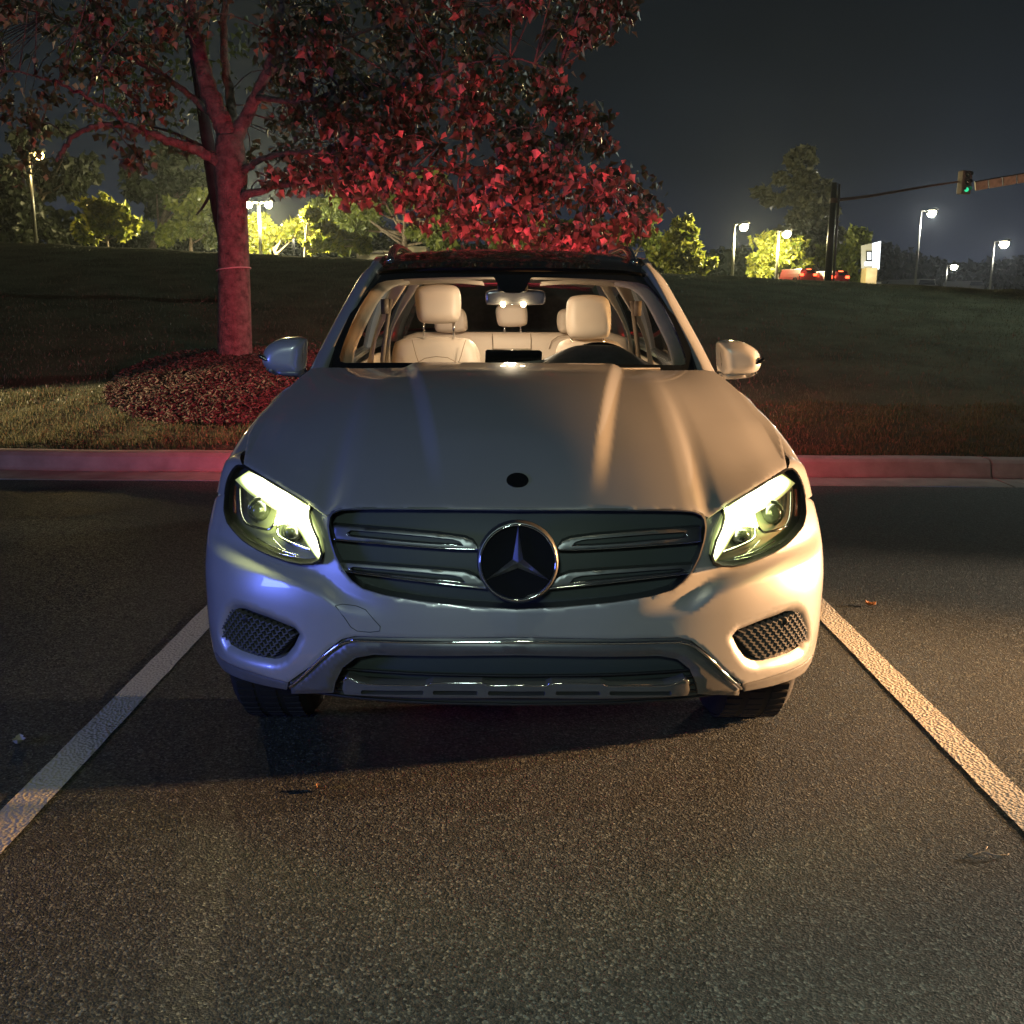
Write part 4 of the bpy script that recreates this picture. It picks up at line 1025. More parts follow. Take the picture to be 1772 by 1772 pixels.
# ------------------------------------------------------------------ cabin
def strip3(name, A, B, bulge, nrm, matl, parent, mirror=False, thick=.02):
    A = smooth_curve(A, 5); B = smooth_curve(B, 5); V = []; Fc = []; n_ = Vector(nrm).normalized()
    for a, b in zip(A, B):
        for k in range(6): t = k / 5; V.append(a.lerp(b, t) + n_ * bulge * math.sin(math.pi * t))
        V.append(b - n_ * thick); V.append(a - n_ * thick)
    for i in range(len(A) - 1):
        for k in range(8): Fc.append((i * 8 + k, i * 8 + (k + 1) % 8, (i + 1) * 8 + (k + 1) % 8, (i + 1) * 8 + k))
    if mirror: V = [Vector((-v.x, v.y, v.z)) for v in V]
    return mesh(name, V, Fc, matl, parent)
for mi in (False, True):
    ti = [1.47, 1.60, 1.77, 1.93, 2.06, 2.14]
    strip3('pillar_trim', [lat(*p, y) for p, y in zip([(1164, 640), (1158, 608), (1138, 564), (1115, 522), (1092, 501), (1062, 494)], ti)],
           [lat(*p, y) for p, y in zip([(1196, 642), (1188, 600), (1165, 552), (1143, 510), (1124, 485), (1075, 478)], ti)], .012, (-.4, -.7, .1), CREAM_T, car, mi)
    # centre and rear pillars, with belt
    for y, top, bot, wd in ((2.50, (.565, 1.50), (.735, .95), .075), (3.42, (.55, 1.50), (.72, .98), .06)):
        A = [Vector((top[0] - wd, y, top[1])), Vector((bot[0] - wd - .01, y, (top[1] + bot[1]) / 2)), Vector((bot[0] - wd, y, bot[1]))]
        B = [Vector((top[0], y + .04, top[1])), Vector((.67, y + .04, (top[1] + bot[1]) / 2)), Vector((bot[0], y + .04, bot[1]))]
        if y > 3: A = [Vector((p.x + .02, p.y, p.z)) for p in A]; B = [Vector((p.x + .02, p.y, p.z)) for p in B]
        strip3('centre_pillar' if y < 3 else 'rear_pillar', A, B, .01, (-.3, -1, 0), CREAM_T, car, mi)
    mb = MB(); mb.tube([(.575, 2.46, 1.42), (.61, 2.46, 1.20), (.65, 2.50, .9)], .012, 6); mb.box((.60, 2.44, 1.385), (.035, .03, .07)); mb.build('seat_belt', DASH if mi else SEAM, car, mirror=mi)
    strip3('door_lining', [Vector((.70, 1.60, 1.08)), Vector((.735, 2.4, 1.10)), Vector((.735, 3.4, 1.12))], [Vector((.70, 1.60, .8)), Vector((.72, 2.4, .8)), Vector((.72, 3.4, .8))], -.01, (-1, 0, 0), CREAM_T, car, mi)
# headlining and sun visors
panel('headlining', [(-.97, 2.02), (.97, 2.02), (.97, 4.1), (-.97, 4.1)], lambda a, y: Rf(a, y) - Vector((0, 0, .045)), CREAM_T, car, sp=.12, flip=True)
strip3('header_trim', [lat(p, q, 2.05) for p, q in ((700, 486), (800, 484), (893, 483), (985, 485), (1085, 489))], [lat(p, q, 2.03) for p, q in ((690, 476), (800, 474), (893, 474), (985, 475), (1095, 479))], .006, (0, -1, -.2), CREAM_T, car)
for mi in (False, True):
    strip3('sun_visor', [lat(934, 494, 2.16), lat(990, 491, 2.16), lat(1040, 493.5, 2.18), lat(1078, 497, 2.2)], [lat(938, 487, 2.1), lat(990, 484, 2.1), lat(1040, 486, 2.12), lat(1078, 490, 2.14)], .006, (0, -1, .2), CREAM_T, car, mi, thick=.012)
# rear-view mirror with the two bulbs beneath
rvo = [(841, 506), (848, 502), (868, 500), (905, 500), (934, 502), (942, 505), (944, 514), (942, 524), (934, 527.5), (893, 528), (850, 527.5), (842, 525), (840, 515)]
rv = inflate('rear_view_mirror', pxo(rvo, 2.02, 2), fr_y(2.02), .014, .02, MIRRORG, car, wdt=.012, sp=.006)
mb = MB(); mb.tube([lat(893, 512, 2.03), lat(893, 495, 2.04)], .012, 8); mb.build('mirror_stem', PLASTIC, rv)
for px in (870.5, 905.5):
    P = lat(px, 527, 1.99); mb = MB(); mb.lathe([(.0, -.008), (.008, -.006), (.011, 0), (.011, .008)], 16, 'Y', P); mb.build('cabin_lamp', CABIN, car)
light('cabin_lamp_light', 'POINT', (0, 2.12, 1.40), 2.4, (1, .80, .56), .015, parent=car)
light('cabin_lamp_rear', 'AREA', (0, 3.0, 1.50), 8.0, (1, .80, .56), size=(.06, .04), parent=car)
light('cabin_lamp_front', 'AREA', (0, 2.25, 1.46), 5.0, (1, .80, .56), target=None, size=(.03, .02), parent=car).rotation_euler = (R(40), 0, 0)
# seats
def seat(hr, sbk, y, posts, matl=CREAM):
    st = inflate('front_seat', pxo(sbk, y + .02, 3), fr_y(y + .02, R(14), 1.05), .07, .06, matl, car, wdt=.07, sp=.02)
    h = inflate('headrest', pxo(hr, y, 3), fr_y(y, R(6), 1.4), .055, .05, matl, st, wdt=.05, sp=.012)
    for px, y0, y1 in posts:
        mb = MB(); mb.tube([lat(px, y0, y + .01), lat(px, y1, y + .01)], .006, 8); mb.build('headrest_post', CHROME, h)
    return st
hrL = [(718, 505), (724, 497), (740, 493), (760, 492), (780, 493), (792, 498), (797, 510), (798, 530), (796, 548), (790, 557), (770, 560), (745, 560), (730, 558), (722, 548), (719, 525)]
hrR = [(980, 530), (984, 518), (994, 512), (1018, 510), (1040, 512), (1051, 518), (1056, 530), (1057, 555), (1055, 575), (1048, 584), (1020, 587), (993, 586), (983, 580), (979, 560)]
sL = [(676, 640), (680, 600), (690, 590), (710, 586), (755, 584), (800, 586), (818, 592), (829, 610), (834, 640), (835, 700), (675, 700)]
s1 = seat(hrL, sL, 2.62, ((733.5, 552, 586), (785, 552, 586)))
sR = [(955, 660), (962, 610), (975, 590), (1018, 584), (1060, 590), (1078, 602), (1092, 625), (1096, 660), (1096, 700), (955, 700)]
s2 = seat(hrR, sR, 2.66, ((989, 578, 604), (1043, 578, 604)))
# seams on the passenger backrest
mb = MB()
for path in (((713, 588), (716, 600), (720, 615), (726, 632)), ((806, 588), (802, 600), (798, 615), (792, 632)), ((722, 628), (735, 620), (755, 617), (775, 619), (792, 628))):
    mb.tube([lat(px, py, 2.545) for px, py in path], .0016, 5)
mb.build('seat_seam', SEAM, s1)
for pts_, yy in (([(752, 545), (756, 536), (780, 533), (798, 534), (806, 542), (809, 560), (806, 573), (780, 576), (757, 574), (752, 565)], 3.58), ([(858, 535), (866, 527), (886, 525), (905, 527), (912, 535), (913, 552), (909, 563), (886, 566), (864, 564), (859, 552)], 3.60), ([(964, 548), (969, 537), (985, 533), (1005, 533), (1017, 540), (1019, 560), (1015, 574), (985, 577), (969, 575), (964, 562)], 3.58)):
    inflate('rear_headrest', pxo(pts_, yy, 3), fr_y(yy), .04, .04, CREAM, car, wdt=.035, sp=.012)
rb = inflate('rear_bench', pxo([(698, 582), (720, 575), (790, 574), (893, 575), (995, 575), (1060, 576), (1085, 584), (1096, 640), (1100, 720), (690, 720), (690, 640)], 3.62), fr_y(3.62, R(8), 1.1), .05, .06, CREAM, car, wdt=.06, sp=.03)
mb = MB()
for path in (((852, 577), (853, 590), (853, 612)), ((918, 577), (919, 590), (919, 612)), ((853, 604), (886, 604), (918, 604)), ((950, 604), (955, 590), (966, 582), (985, 579))):
    mb.tube([lat(px, py, 3.565) for px, py in path], .0022, 5)
mb.build('bench_seam', SEAM, rb)
for px in (873, 901):
    mb = MB(); mb.tube([lat(px, 560, 3.61), lat(px, 578, 3.61)], .006, 6); mb.build('rear_headrest_post', CHROME, rb)
# dashboard with instrument hood, display, steering wheel
dz = pchip([-.80, -.3, .02, .10, .28, .38, .60, .80], [0, 0, .005, .03, .098, .098, .01, -.01])
zd = lat(893, 632, 1.62).z
panel('dashboard', [(-.78, 1.36), (.78, 1.36), (.74, 1.72), (-.74, 1.72)], lambda x, y: Vector((x, y, zd - .015 + dz(x) * ss(1.42, 1.60, y) - .12 * max(0, y - 1.62) * 3)), DASH, car, sp=.03, rim=(0, 0, -.3))
inflate('display_screen', pxo([(840, 607), (843, 605), (934, 606), (938, 609), (938, 632), (839, 632)], 1.66), fr_y(1.66), .006, .012, BLACK, car, wdt=.006, sp=.006)
mb = MB(); c = Vector((lat(1043, 640, 1.78).x, 1.90, zd - .105)); V = []
ring = [c + Vector((.185 * math.cos(a), .185 * math.sin(a) * .36, .185 * math.sin(a) * .93)) for a in np.linspace(0, 2 * math.pi, 41)]
mb.tube(ring, .015, 10, cap=False)
mb.tube([c - Vector((.18, 0, 0)), c + Vector((.18, 0, 0))], .018, 8); mb.box(c, (.12, .05, .12)); mb.build('steering_wheel', BLACK, car)
# beige blind line along the lower edge of the screen
strip3('dash_top_trim', [lat(845, 629.5, 1.55), lat(900, 626, 1.56), lat(960, 621, 1.58), lat(985, 616, 1.6)], [lat(845, 633, 1.55), lat(900, 632, 1.56), lat(960, 630, 1.58), lat(990, 626, 1.6)], .004, (0, -1, .3), CREAM_T, car)
# washer jets and wipers at the foot of the screen
mb = MB()
for sg in (-1,): mb.tube([Wd(.75, .02) + Vector((0, -.02, .012)), Wd(.1, .015) + Vector((0, -.02, .012)), Wd(-.3, .012) + Vector((0, -.02, .01))], .006, 6)
mb.build('wiper', PLASTIC, car)
# ================================================================== TREES
def leaf_mesh(name, pts, size, mt, parent, seed=0, droop=.6, cols=None):
    """many small folded leaves; pts = list of (point, size factor)"""
    n = len(pts); rs = np.random.RandomState(seed)
    P = np.array([p[:3] for p in pts]); sz = size * (.65 + .7 * rs.rand(n))
    d = rs.randn(n, 3); d[:, 2] -= droop * 2; d /= np.linalg.norm(d, axis=1)[:, None]
    a = rs.randn(n, 3); w_ = np.cross(d, a); w_ /= np.linalg.norm(w_, axis=1)[:, None]
    nn = np.cross(w_, d); f = .18 + .25 * rs.rand(n)
    def pt(u, v, h): return P + d * (v * sz)[:, None] + w_ * (u * sz)[:, None] + nn * (h * sz * f)[:, None]
    cols_ = [pt(0, 0, 0), pt(-.42, .30, .6), pt(-.18, .62, .3), pt(0, 1.0, -.15), pt(.18, .62, .3), pt(.42, .30, .6), pt(0, .5, 0)]
    V = np.stack(cols_, 1).reshape(-1, 3); k = 7
    base = np.arange(n)[:, None] * k
    q = np.array([[0, 6, 2, 1], [6, 3, 2, 2], [0, 5, 4, 6], [6, 4, 3, 3]])
    F4 = (base[:, None, :] + np.array([[0, 6, 2, 1], [0, 5, 4, 6]])[None]).reshape(-1, 4)
    F3 = (base[:, None, :] + np.array([[6, 3, 2], [6, 4, 3]])[None]).reshape(-1, 3)
    me = bpy.data.meshes.new(name); me.vertices.add(len(V)); me.vertices.foreach_set('co', V.ravel())
    nl = F4.size + F3.size; me.loops.add(nl); me.loops.foreach_set('vertex_index', np.concatenate([F4.ravel(), F3.ravel()]).astype(np.int32))
    st = np.concatenate([np.arange(len(F4)) * 4, F4.size + np.arange(len(F3)) * 3]).astype(np.int32)
    me.polygons.add(len(st)); me.polygons.foreach_set('loop_start', st)
    me.update(calc_edges=True); me.validate()
    me.materials.append(mt)
    o = bpy.data.objects.new(name, me); col.objects.link(o)
    if parent: o.parent = parent
    return o
BARK = noisy(mat('bark', (.19, .15, .125), .9), 13, .6, 1.0, 34, .05, detail=9)
BARKP = noisy(mat('pale_bark', (.40, .33, .25), .85), 9, .3, .6, 30, .02)
def limb(pts, Yf, jitter=.0):
    """pts = (px,py,width px[,dY]) at depth Yf"""
    P = []; rad_ = []
    for q in pts:
        Y = Yf + (q[3] if len(q) > 3 else 0); p = at(q[0], q[1], Y); zc = (p - CAM).dot(fwd)
        P.append(p); rad_.append(q[2] / 2 * zc / FPX)
    C_ = smooth_curve(P, 5); Rr_ = [v.x for v in smooth_curve([(r_, 0, 0) for r_ in rad_], 5)]
    return C_, [max(r_, .003) for r_ in Rr_]
TY = 11.2
tree = empty('shade_tree', at(407, 645, TY)); tag(tree, 'large broad tree with its trunk and hanging leaves lit red by the tail lights', 'tree')
TI = tree.location.copy()
trunk = [(408, 652, 74), (408, 641, 66), (407, 622, 60), (406, 560, 57), (405, 480, 54), (403, 400, 52), (401, 340, 51), (400, 295, 56), (398, 262, 52), (397, 235, 44)]
limbs = [
 [(397, 240, 40), (388, 215, 36), (374, 185, 33), (358, 140, 30), (345, 90, 26), (333, 40, 24, .1), (325, -20, 20, .2), (315, -110, 14, .2), (310, -200, 9, .3)],
 [(402, 235, 30, .1), (401, 200, 20, .3), (396, 150, 16, .5), (389, 90, 14, .7), (388, 20, 12, .9), (395, -100, 9, 1.0)],
 [(405, 240, 32), (420, 210, 25), (442, 168, 22, -.1), (462, 125, 18, -.2), (476, 75, 16, -.3), (487, 20, 13, -.4), (500, -80, 10, -.6)],
 [(392, 290, 26), (370, 274, 20, -.1), (345, 262, 18, -.2), (310, 249, 16, -.4), (275, 238, 14, -.5), (240, 224, 12, -.6), (212, 215, 12, -.7), (185, 217, 10, -.8), (150, 222, 9, -.9), (125, 240, 8, -1), (108, 262, 7, -1.1), (96, 277, 4, -1.1)],
 [(213, 215, 9, -.7), (195, 193, 8, -.8), (165, 177, 7, -.9), (118, 150, 6, -1.1), (60, 132, 4, -1.2), (0, 120, 3, -1.3)],
 [(388, 215, 14), (350, 184, 12, .2), (310, 150, 10, .3), (265, 120, 9, .5), (215, 97, 8, .6), (155, 62, 7, .8), (90, 25, 4, 1)],
 [(415, 300, 18), (440, 284, 11, -.2), (480, 268, 9, -.5), (540, 262, 7, -.9), (610, 268, 5, -1.3), (690, 262, 4, -1.6), (770, 250, 3, -1.9)],
 [(412, 345, 20), (440, 332, 13, -.2), (485, 322, 10, -.4), (545, 310, 8, -.8), (620, 298, 6, -1.1), (700, 291, 5, -1.4), (800, 300, 4, -1.7), (880, 325, 3, -1.9), (950, 345, 2, -2.0)],
 [(462, 125, 12, -.2), (520, 100, 8, -.6), (590, 70, 6, -.9), (680, 35, 5, -1.2), (780, 5, 4, -1.4)],
 [(442, 168, 12, -.1), (510, 175, 8, -.7), (600, 165, 6, -1.1), (700, 160, 5, -1.5), (800, 175, 4, -1.8), (900, 215, 3, -2.0), (990, 270, 2, -2.1), (1040, 340, 2, -2.1)],
 [(590, 70, 5, -.9), (640, 108, 4, -1.1), (680, 130, 3, -1.2), (702, 168, 2, -1.2)],
 [(700, 160, 4, -1.5), (780, 120, 3, -1.7), (880, 100, 3, -1.9), (980, 130, 2, -2)],
]
mb = MB()
C_, Rr_ = limb(trunk, TY)
r_ = random.Random(2)
mb.tube([p - TI for p in C_], Rr_, 20)
mb.build('trunk', BARK, tree)
mb = MB(); anchors = []
for l in limbs:
    C2, R2 = limb(l, TY)
    C2 = [p + Vector((r_.gauss(0, .008), r_.gauss(0, .008), r_.gauss(0, .008))) for p in C2]
    mb.tube([p - TI for p in C2], R2, 8); anchors += [(p, q) for p, q in zip(C2, R2)][4:]
# clumps of leaves filling the crown; (region in the picture, depth range, clumps, leaves per clump)
def poly_samples(poly, n, rng):
    xs = [p[0] for p in poly]; ys_ = [p[1] for p in poly]; out = []
    while len(out) < n:
        x, y = rng.uniform(min(xs), max(xs)), rng.uniform(min(ys_), max(ys_))
        if pip(poly, np.array([x]), np.array([y]))[0]: out.append((x, y))
    return out
rng = random.Random(11); pts = []; tw = MB()
regions = [([(560, 150), (800, 130), (950, 180), (1045, 200), (1060, 270), (1125, 335), (1118, 415), (1040, 430), (880, 418), (790, 400), (700, 350), (600, 330), (560, 250)], -2.6, -.4, 105, 52),
           ([(470, -30), (1040, -60), (1080, 20), (1010, 80), (1030, 190), (800, 160), (600, 180), (480, 260)], -2.4, .8, 95, 48),
           ([(470, -200), (1100, -200), (1100, -40), (470, -40)], -2.4, 2.0, 40, 40),
           ([(430, 260), (620, 250), (700, 330), (560, 330), (450, 335)], -1.2, 1.0, 24, 36),
           ([(-150, -30), (440, -60), (380, 120), (300, 180), (330, 260), (250, 290), (120, 320), (-50, 330), (-150, 200)], -1.6, 1.8, 80, 30),
           ([(-150, -250), (440, -250), (440, -60), (-150, -60)], -1.6, 1.8, 30, 30)]
for poly, y0, y1, nc, nl in regions:
    for x, y in poly_samples(poly, nc, rng):
        c = at(x, y, TY + rng.uniform(y0, y1)); rr_ = rng.uniform(.14, .32)
        a, _ = min(((p, (p - c).length) for p, q in anchors[::2]), key=lambda t: t[1])
        mid = a.lerp(c, .5) + Vector((rng.gauss(0, .06), rng.gauss(0, .06), .08))
        if (a - c).length < 1.9: tw.tube([p - TI for p in smooth_curve([a, mid, c], 3)], [.008, .007, .006, .006, .005, .004, .003], 5)
        for k in range(nl):
            v = Vector((rng.gauss(0, 1), rng.gauss(0, 1), rng.gauss(0, 1)))
            v = v.normalized() * rr_ * rng.random() ** .5; v.z *= .8
            pts.append(c + v - TI)
mb.add(tw.V, tw.F)
mb.build('branches', BARK, tree)
TLEAF = leafmat('tree_leaf', (.02, .028, .014), (.42, .27, .20), .25)  # dark and bright leaf tones stand for shaded leaves and ones catching light
_cr = [n for n in TLEAF.node_tree.nodes if n.type == 'VALTORGB'][0].color_ramp.elements
for p_, c_ in ((.62, (.075, .08, .045, 1)), (.80, (.13, .10, .065, 1)), (.9, (.32, .21, .16, 1))):
    q_ = _cr.new(p_); q_.color = c_
leaf_mesh('crown', pts, .084, TLEAF, tree, 5, droop=.7)
mb = MB(); P = at(404, 464, TY) - TI
C2, R2 = limb([(404.3, 470, 54), (404, 464, 54)], TY)
rb_ = R2[0] + .012; cen = at(404.2, 466, TY) - TI
mb.tube([cen + Vector((rb_ * math.cos(a), rb_ * math.sin(a), .02 * math.cos(a + .5))) for a in np.linspace(0, 2 * math.pi, 29)], .008, 6, cap=False); mb.build('guy_band', mat('band', (.5, .42, .36), .7), tree)

def bg_tree(name, label, group, px, py_base, Y, crown, nl, size, mt, trunk_w=8, bark=None, seed=0, blobs=14, cat='tree', lean=0, sparse=1.0):
    """crown = list of (px, py, rx px, ry px) lobes; leaves fill each lobe's volume unevenly"""
    base = at(px, py_base, Y); base.z -= .3
    t = empty(name, base, label=label, cat=cat, group=group); rg = random.Random(seed); zc = (base - CAM).dot(fwd); k = zc / FPX
    pts = []; mb = MB(); tot = sum(c[2] * c[3] for c in crown)
    topc = min(crown, key=lambda c: c[1]); P0 = Vector((0, 0, 0))
    lob = []
    for cxp, cyp, rx, ry in crown:
        c = at(cxp, cyp, Y) - base; c.y += rg.uniform(-.3, .3) * rx * k; lob.append((c, rx * k, ry * k, rx * ry / tot))
    tp = at(topc[0], topc[1], Y) - base; tp = P0.lerp(tp, .8)
    path = smooth_curve([P0, P0.lerp(tp, .35) + Vector((lean, 0, 0)), P0.lerp(tp, .7) + Vector((lean * .6, 0, 0)), tp], 4)
    r0_ = trunk_w / 2 * k; mb.tube(path, [r0_ * (1 - .85 * i / (len(path) - 1)) for i in range(len(path))], 8)
    lob = [(c + Vector((rg.uniform(-.62, .62) * rx, rg.uniform(-.5, .5) * rx, rg.uniform(-.6, .6) * rz)), rx * q, rz * q, fr_ / 5) for c, rx, rz, fr_ in lob for q in (.95, .75, .6, .5, .4)]
    for c, rx, rz, fr_ in lob:
        s = path[rg.randrange(len(path) // 3, len(path) - 2)]
        mb.tube(smooth_curve([s, s.lerp(c, .5) + Vector((0, 0, -.1 * rz)), c], 3), [r0_ * .4 * (1 - .8 * i / 6) for i in range(7)], 5)
        nn = max(3, int(blobs * fr_ * 3)); cl = []
        for _ in range(nn):
            v = Vector((rg.gauss(0, 1), rg.gauss(0, 1), rg.gauss(0, 1))).normalized() * rg.random() ** .4
            cl.append((c + Vector((v.x * rx, v.y * rx, v.z * rz)), rg.uniform(.18, .42)))
        for _ in range(int(nl * fr_)):
            cc, q = cl[rg.randrange(nn)]
            v = Vector((rg.gauss(0, 1), rg.gauss(0, 1), rg.gauss(0, 1))).normalized() * rg.random() ** .45
            pts.append(cc + Vector((v.x * rx * q, v.y * rx * q, v.z * rz * q * .8)))
    mb.build('trunk', bark or BARK, t); leaf_mesh('crown', pts, size, mt, t, seed, droop=.3)
    return t
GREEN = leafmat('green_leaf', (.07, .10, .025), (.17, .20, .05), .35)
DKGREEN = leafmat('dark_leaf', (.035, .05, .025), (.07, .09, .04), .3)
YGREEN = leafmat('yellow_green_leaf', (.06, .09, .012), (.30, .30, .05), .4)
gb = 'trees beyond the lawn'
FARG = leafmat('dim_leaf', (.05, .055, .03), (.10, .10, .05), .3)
# dark leaning tree just behind the red trunk
t2 = empty('leaning_tree', at(402, 470, 15.5), label='thin dark tree trunk leaning behind the red-lit trunk, in silhouette', cat='tree')
C2, R2 = limb([(404, 520, 36), (398, 440, 32), (384, 380, 30), (372, 320, 27), (362, 260, 24), (352, 200, 20), (340, 130, 15), (325, 60, 10)], 15.5)
mb = MB(); mb.tube([p - t2.location for p in C2], R2, 12)
for l in ([(372, 320, 8), (355, 352, 5), (340, 372, 3)], [(362, 260, 8), (300, 230, 6), (240, 215, 3)]):
    a, b = limb(l, 15.5); mb.tube([p - t2.location for p in a], b, 6)
mb.build('trunk', noisy(mat('silhouette_bark', (.03, .03, .035), .95), 8, .3, .5, 30, .02), t2)  # near-black bark puts the silhouette into the colour
pts = []
for x, y in poly_samples([(120, 40), (420, 20), (470, 150), (330, 220), (180, 250)], 40, rng):
    c = at(x, y, 15.5 + rng.uniform(-1, 1.5))
    for k in range(22): pts.append(c + Vector((rng.gauss(0, .2), rng.gauss(0, .2), rng.gauss(0, .16))) - t2.location)
leaf_mesh('crown', pts, .10, DKGREEN, t2, 9)

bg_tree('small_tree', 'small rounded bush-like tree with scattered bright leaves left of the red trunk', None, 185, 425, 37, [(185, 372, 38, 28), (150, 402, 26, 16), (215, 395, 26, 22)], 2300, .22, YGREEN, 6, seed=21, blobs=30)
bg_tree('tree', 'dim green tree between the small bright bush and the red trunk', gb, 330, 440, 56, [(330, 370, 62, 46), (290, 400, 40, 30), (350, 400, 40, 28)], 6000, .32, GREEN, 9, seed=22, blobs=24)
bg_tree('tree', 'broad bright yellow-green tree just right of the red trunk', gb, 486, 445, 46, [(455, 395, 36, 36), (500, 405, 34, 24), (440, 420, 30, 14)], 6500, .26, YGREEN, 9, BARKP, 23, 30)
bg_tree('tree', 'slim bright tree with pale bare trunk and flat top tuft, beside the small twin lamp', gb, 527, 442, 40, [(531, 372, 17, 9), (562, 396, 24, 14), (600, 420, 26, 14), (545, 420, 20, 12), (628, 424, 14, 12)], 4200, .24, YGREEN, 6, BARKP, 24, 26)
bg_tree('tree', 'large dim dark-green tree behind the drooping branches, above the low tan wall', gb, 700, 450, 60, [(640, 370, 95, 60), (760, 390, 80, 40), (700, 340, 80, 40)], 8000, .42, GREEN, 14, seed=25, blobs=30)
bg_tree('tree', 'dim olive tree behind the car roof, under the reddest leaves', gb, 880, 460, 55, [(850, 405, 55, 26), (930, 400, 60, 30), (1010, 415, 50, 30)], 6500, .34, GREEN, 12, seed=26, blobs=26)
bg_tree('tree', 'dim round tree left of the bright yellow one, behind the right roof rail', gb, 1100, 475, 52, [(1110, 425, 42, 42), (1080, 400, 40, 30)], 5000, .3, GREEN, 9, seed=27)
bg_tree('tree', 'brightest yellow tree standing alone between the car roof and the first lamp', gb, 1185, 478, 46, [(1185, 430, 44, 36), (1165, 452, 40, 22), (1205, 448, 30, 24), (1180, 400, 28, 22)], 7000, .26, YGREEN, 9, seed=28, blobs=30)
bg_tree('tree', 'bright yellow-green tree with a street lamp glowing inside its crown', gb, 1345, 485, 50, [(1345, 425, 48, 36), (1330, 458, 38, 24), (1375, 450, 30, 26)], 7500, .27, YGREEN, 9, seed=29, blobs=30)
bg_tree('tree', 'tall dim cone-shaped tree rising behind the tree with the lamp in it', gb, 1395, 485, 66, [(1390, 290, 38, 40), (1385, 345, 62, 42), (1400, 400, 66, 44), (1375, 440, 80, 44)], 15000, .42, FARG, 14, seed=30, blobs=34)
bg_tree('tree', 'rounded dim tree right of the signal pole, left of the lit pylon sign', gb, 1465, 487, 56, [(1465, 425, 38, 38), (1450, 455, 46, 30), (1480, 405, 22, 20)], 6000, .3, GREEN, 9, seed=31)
FARL = leafmat('unlit_leaf', (.010, .014, .009), (.022, .028, .016), .2)  # darker leaf copy, lack of light put into the colour
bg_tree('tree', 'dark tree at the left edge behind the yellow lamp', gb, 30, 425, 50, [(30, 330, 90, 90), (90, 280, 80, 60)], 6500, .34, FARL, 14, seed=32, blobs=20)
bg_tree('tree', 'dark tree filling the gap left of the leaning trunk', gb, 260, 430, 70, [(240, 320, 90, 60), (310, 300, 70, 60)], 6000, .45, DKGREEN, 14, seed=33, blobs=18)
# far woods on the right
pts = []
rg = random.Random(50)
for i in range(9000):
    px = rg.uniform(1500, 2100); top = 440 + 12 * math.sin(px * .02) + 16 * math.sin(px * .007 + 1); py = top + (505 - top) * rg.random() ** .8
    pts.append(at(px, py, rg.uniform(150, 175)))
pts2 = []
for i in range(9000):
    px = rg.uniform(-150, 1300); cr_y = 418 + px * .0474; top = cr_y - 42 - 14 * math.sin(px * .021) - 12 * math.sin(px * .009 + 1); py = top + (cr_y + 8 - top) * rg.random() ** .8
    pts2.append(at(px, py, rg.uniform(84, 92)))
o = leaf_mesh('far_hedge', pts2, .62, DKGREEN, None, 52); tag(o, 'unlit dark hedge running along behind the left-hand trees', 'hedge', kind='stuff')
o = leaf_mesh('distant_woods', pts, 1.0, leafmat('far_leaf', (.008, .012, .008), (.015, .02, .012), .2), None, 51); tag(o, 'far black line of woods under the right-hand lamps', 'woods', kind='stuff')  # near-black leaf colour keeps the woods in night dark despite the lamps

# ================================================================== LAMPS AND THINGS BEYOND THE LAWN
POLE = mat('galvanised_pole', (.16, .16, .15), .5, .5)
DPOLE = mat('dark_pole', (.05, .05, .05), .4, .6)
LW = emit('lamp_white', (1, .93, .66), 30); LY = emit('lamp_yellow', (1, .72, .20), 14)
def lamp(label, head, base, Y, power, colr, em, arm=(.9, 0), size=.5, pw=.07, double=False, group='lit car park lamps beyond the lawn', below=.35):
    b = at(base[0], base[1], Y); h = at(head[0], head[1], Y); b = Vector((h.x - arm[0] * .5, b.y, b.z - .2)) if not double else Vector((h.x, b.y, b.z - .2))
    t = empty('street_lamp', b, label=label, cat='street lamp', group=group)
    H_ = h.z - b.z; mb = MB(); mb.tube([(0, 0, 0), (0, 0, H_ + .15)], [pw, pw * .7], 10); mb.build('pole', DPOLE if (double or em is LY) else POLE, t)
    mb = MB(); mb.tube([(0, 0, H_ + .10), (arm[0] * .5, 0, H_ + .14)], .04, 6)
    if double: mb.tube([(0, 0, H_ + .10), (-arm[0] * .5, 0, H_ + .14)], .04, 6)
    mb.build('arm', POLE, t)
    for s in ((1, -1) if double else (1,)):
        mb = MB(); mb.box((s * arm[0] * .5 + s * size * .3, 0, H_ + .14), (size, size * .6, .12), rot=Matrix.Rotation(-s * .35, 3, 'Y') @ Matrix.Rotation(.2, 3, 'X'))
        hd = mb.build('lamp_head', DPOLE, t, smooth=False); bevel(hd, .03)
        mb = MB(); mb.lathe([(.0, -.46 * size), (.20 * size, -.42 * size), (.36 * size, -.24 * size), (.40 * size, 0), (.30 * size, .08)], 14, 'Z', (s * arm[0] * .5 + s * size * .3, -.03, H_ + .05)); mb.build('bulb', em, hd)
        light('street_lamp_light', 'POINT', (s * arm[0] * .5 + s * size * .3, -.25, H_ - below), power, colr, .12, parent=t)
    return t
lamp('yellow lamp glowing through the leaves at the left edge', (62, 270), (88, 415), 38, 500, (1, .72, .25), LY, (.5, 0), .42)
lamp('twin-headed lamp low behind the right side of the red trunk', (448, 356), (448, 440), 41, 7000, (1, .84, .38), LW, (.55, 0), .34, double=True)
lamp('small white twin lamp between the two bright trees right of the red trunk', (507, 393), (507, 440), 58, 900, (1, .9, .6), LW, (.9, 0), .3, double=True)
lamp('lamp on a pale post between the lone yellow tree and the next bright tree', (1281, 393), (1277, 480), 47, 3800, (1, .86, .42), LW, (.5, 0), .5)
